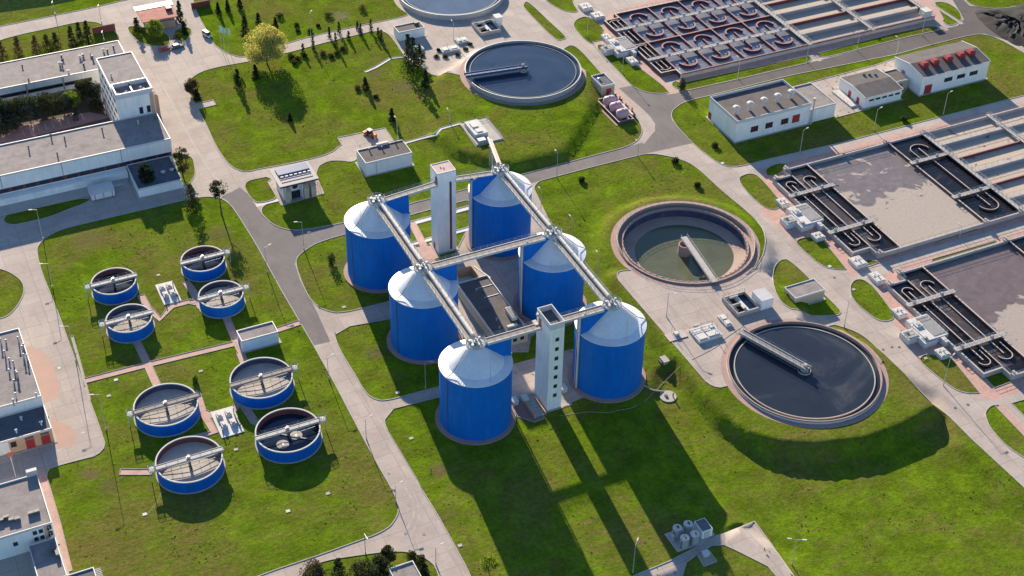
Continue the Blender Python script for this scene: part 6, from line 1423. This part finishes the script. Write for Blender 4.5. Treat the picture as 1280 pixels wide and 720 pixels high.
# ---------------------------------------------------------------- vehicles
def car(label, px, ang, paint, L=4.3, cat='car', van=False):
    x, y, z = at(*px); t = thing('parked_car', label, cat, (x, y, z), 'parked cars'); w2 = .87
    hb = .85; ht = 1.85 if van else 1.45
    def tr(p):
        c, s = cos(ang), sin(ang); return (x+p[0]*c-p[1]*s, y+p[0]*s+p[1]*c, z+p[2])
    def loft(secs):
        m = MB(); vs = []; k = len(secs[0])
        for s_ in secs: vs += [tr(p) for p in s_]
        fs = [(i*k+j, (i+1)*k+j, (i+1)*k+(j+1) % k, i*k+(j+1) % k) for i in range(len(secs)-1) for j in range(k)]
        fs += [tuple(range(k-1, -1, -1)), tuple((len(secs)-1)*k+j for j in range(k))]
        return m.add(vs, fs)
    def sec(xx, z0, z1, ww): return [(xx, -ww, z0), (xx, -ww*1.02, (z0+z1)/2), (xx, -ww*.92, z1), (xx, ww*.92, z1), (xx, ww*1.02, (z0+z1)/2), (xx, ww, z0)]
    l2 = L/2
    loft([sec(-l2, .35, .72, w2*.86), sec(-l2+.25, .25, .86, w2*.97), sec(-l2+1, .22, .93, w2), sec(0, .22, .92, w2), sec(l2-1.0, .22, .86, w2), sec(l2-.3, .25, .72, w2*.95), sec(l2, .35, .6, w2*.8)]).build('body', paint, t, True)
    a0, a1, b0, b1 = (-l2+.15, -l2+.35, l2-1.3, l2-.75) if van else (-l2+.35, -l2+.95, .35, 1.05)
    m = loft([[(a0, -w2*.9, hb), (a0, w2*.9, hb), (a1, w2*.74, ht-.05), (a1, -w2*.74, ht-.05)], [(b1, -w2*.9, hb), (b1, w2*.9, hb), (b0, w2*.74, ht-.05), (b0, -w2*.74, ht-.05)]]); m.build('cabin_glass', GLASS, t)
    m = loft([[(a1-.1, -w2*.76, ht-.08), (a1-.1, w2*.76, ht-.08), (a1, w2*.72, ht), (a1, -w2*.72, ht)], [(b0+.1, -w2*.76, ht-.08), (b0+.1, w2*.76, ht-.08), (b0, w2*.72, ht), (b0, -w2*.72, ht)]]); m.build('roof', paint, t)
    for sx in (-1, 1):
        for sy in (-1, 1):
            m = MB(); p = Vector(tr((sx*L*.3, sy*(w2-.12), .31))); q = Vector(tr((sx*L*.3, sy*(w2+.06), .31))); m.tube(p, q, .31, 16); o = m.build('wheel', plain('tyre_rubber', (.02, .02, .02), .9), t); m = MB(); m.tube(q, q+(q-p)*.06, .17, 10); m.build('rim', STEEL, o)
    for sy in (-1, 1):
        m = MB(); m.v += [tr((l2-.12, sy*.5-.16, .62)), tr((l2+.01, sy*.5-.16, .48)), tr((l2+.01, sy*.5+.16, .48)), tr((l2-.12, sy*.5+.16, .62)), tr((l2-.2, sy*.5-.16, .5)), tr((l2-.2, sy*.5+.16, .5))]; m.f += [(0, 1, 2, 3), (0, 4, 1), (3, 2, 5), (0, 3, 5, 4), (1, 4, 5, 2)]; m.build('headlight', LIGHTM, t)
car('red parked car beside the gatehouse island', (205.5, 62.5), .12, plain('car_red', (.42, .03, .04), .3, .05)); car('dark teal parked car, right of the red car by the gatehouse', (222, 59.5), .12, plain('car_teal', (.04, .10, .12), .3, .05), 4.8)
car('white and yellow service van parked on the plaza edge near the flagpoles', (259, 45), -1.25, plain('car_white', (.7, .68, .55), .35, .05), 4.4, 'van', True); car('dark maroon car parked alone in the courtyard bays', (94.5, 147.5), 1.45, plain('car_maroon', (.05, .015, .03), .3, .05))
# parking bay markings
m = MB()
for k in range(9):
    a = Vector(at(31+9.2*k, 170-2.6*k)); d_ = Vector((0, 4.2, 0)); b = a+d_; m.beam((a.x, a.y-.0, .012), (b.x, b.y, .012), .12, .02)
m.build('bay_marking', CONCW, kind='structure')
# tractor
x, y, z = at(463.5, 170); t = thing('tractor', 'orange red compact tractor with white cab roof on the concrete pad', 'tractor', (x, y, z)); an = -1.2; c, s = cos(an), sin(an)
P = lambda a, b, h: (x+a*c-b*s, y+a*s+b*c, z+h)
m = MB(); m.beam(P(.2, 0, .95), P(2.1, 0, .95), .95, .75); m.beam(P(-1.4, 0, .8), P(.3, 0, .8), 1.5, .5); m.build('body', ORANGE, t); m = MB(); m.beam(P(-1.2, 0, 1.6), P(.3, 0, 1.6), 1.3, 1.0); m.build('cab_glass', GLASS, t); m = MB(); m.beam(P(-1.35, 0, 2.2), P(.4, 0, 2.2), 1.5, .16); m.build('cab_roof', LIGHTM, t)
for a, r_, b in ((-1.0, .75, .95), (1.5, .48, .8)):
    for sy in (-1, 1): m = MB(); m.tube(P(a, sy*(b-.2), r_), P(a, sy*(b+.18), r_), r_, 20); o = m.build('wheel', plain('tyre_rubber', (.02, .02, .02), .9), t); m = MB(); m.tube(P(a, sy*(b+.18), r_), P(a, sy*(b+.22), r_), r_*.5, 12); m.build('rim', ORANGE, o)
m = MB(); m.beam(P(-3.0, 0, .55), P(-1.9, 0, .55), 2.0, .5); m.beam(P(-1.9, 0, .6), P(-1.4, 0, .6), .3, .2); m.build('rear_mower', ORANGE, t)
# red sign post and lamp by the loading wing
x, y, z = at(20, 597); t = thing('sign_post', 'pale post with small red sign board beside the loading wing', 'sign', (x, y, z)); MB().tube((x, y, z), (x, y, z+8.2), .08, 6).build('pole', LIGHTM, t); m = MB(); m.box(x-.5, x+.5, y-.08, y+.08, 7.0, 8.6); m.build('board', REDP, t)
# manholes and small pale covers dotted over lawns and roads
rng = random.Random(9); G = 'small pale manhole slabs on the lawns'
for i, (px, l) in enumerate([((145, 475), 'on the lawn left of the pink path crossing'), ((136, 495), 'on the lawn beside the left larger tank'), ((251, 464), 'in the middle of the lawn above the larger tanks'), ((181, 643), 'on the open lawn below the last larger tank'), ((295, 562), 'between the lower larger tanks'), ((410, 617), 'on the lawn left of the road fork'), ((360, 639), 'mid way on the lower left lawn'), ((514, 548), 'beside the road near the nearest digester'), ((575, 682), 'pair on the lower lawn by the lime tree'), ((497, 491), 'beside the branch road to the front digesters'), ((430, 384), 'at the corner of the upper branch road'), ((386, 290), 'beside the asphalt junction'), ((1037, 333), 'on the lawn beside the upper basin corner'), ((1157, 448), 'on the lawn below the lower chamber'), ((1067, 362), 'at the pointed lawn above the lower basin'), ((903, 204), 'at the tip of the pump hall lawn'), ((198, 344), 'between the two far small tanks')]):
    x, y, z = at(*px); o = MB().box(x-.5, x+.5, y-.42, y+.42, z-.2, z+.12); q = o.build('manhole_slab', CONC if i % 3 else CONCW, None); tag(q, 'small pale manhole slab '+l, 'manhole', G)
G = 'dark manhole covers in the road'
for i, (px, l) in enumerate([((74, 460), 'in the concrete yard right of the drying hall'), ((104, 541), 'in the yard corner right of the loading wing'), ((486, 592), 'in the concrete road above its fork'), ((530, 668), 'in the concrete road below the fork'), ((507, 667), 'in the road where a tyre mark bends'), ((1124, 434), 'in the right road, nearest the paver edge'), ((1115, 434), 'in the right road, middle of three'), ((1104, 437), 'in the right road, nearest the clarifier'), ((1210, 506), 'in the right road junction'), ((1194, 510), 'in the right road below the junction'), ((1043, 347), 'in the right road beside the triangular lawn'), ((173, 147), 'in the plaza beside the long hall')]):
    x, y, z = at(*px); q = MB().cyl(x, y, z-.1, z+.03, .42, n=16).build('manhole_cover', STEELD, None); tag(q, 'dark round manhole cover '+l, 'manhole', G)

# ---------------------------------------------------------------- weeds: low leafy tufts breaking up the mown grass
rng = random.Random(77); wd = MB(); polys = [P for nm, mt, P in REG if nm == 'lawn']; hard = [P for nm, mt, P in REG if nm not in ('lawn', 'ground', 'pavement')]
bb = [(min(p[0] for p in P), max(p[0] for p in P), min(p[1] for p in P), max(p[1] for p in P)) for P in polys]
cnt = 0
from mathutils import noise as mn
for L, b in zip(polys, bb):
    area = (b[1]-b[0])*(b[3]-b[2])
    for _ in range(int(min(26000, area*.28))):
        x = rng.uniform(b[0], b[1]); y = rng.uniform(b[2], b[3])
        k = mn.noise(Vector((x*.06, y*.06, 0)))+.6*mn.noise(Vector((x*.25, y*.25, 3)))
        if k < rng.uniform(-.15, .75): continue
        if not inside(x, y, L) or any(inside(x, y, h) for h in hard): continue
        z = terrain(x, y); s = rng.uniform(.10, .24)
        for q in range(3): quad(wd, rng, Vector((x+rng.uniform(-.25, .25), y+rng.uniform(-.25, .25), z+s*.25)), s, Vector((0, 0, 2.5)))
        cnt += 1
o = wd.build('weed_tufts', LF_WEED, None); o['kind'] = 'stuff'; o['label'] = 'low leafy weed tufts scattered through the mown lawns'; o['category'] = 'weeds'
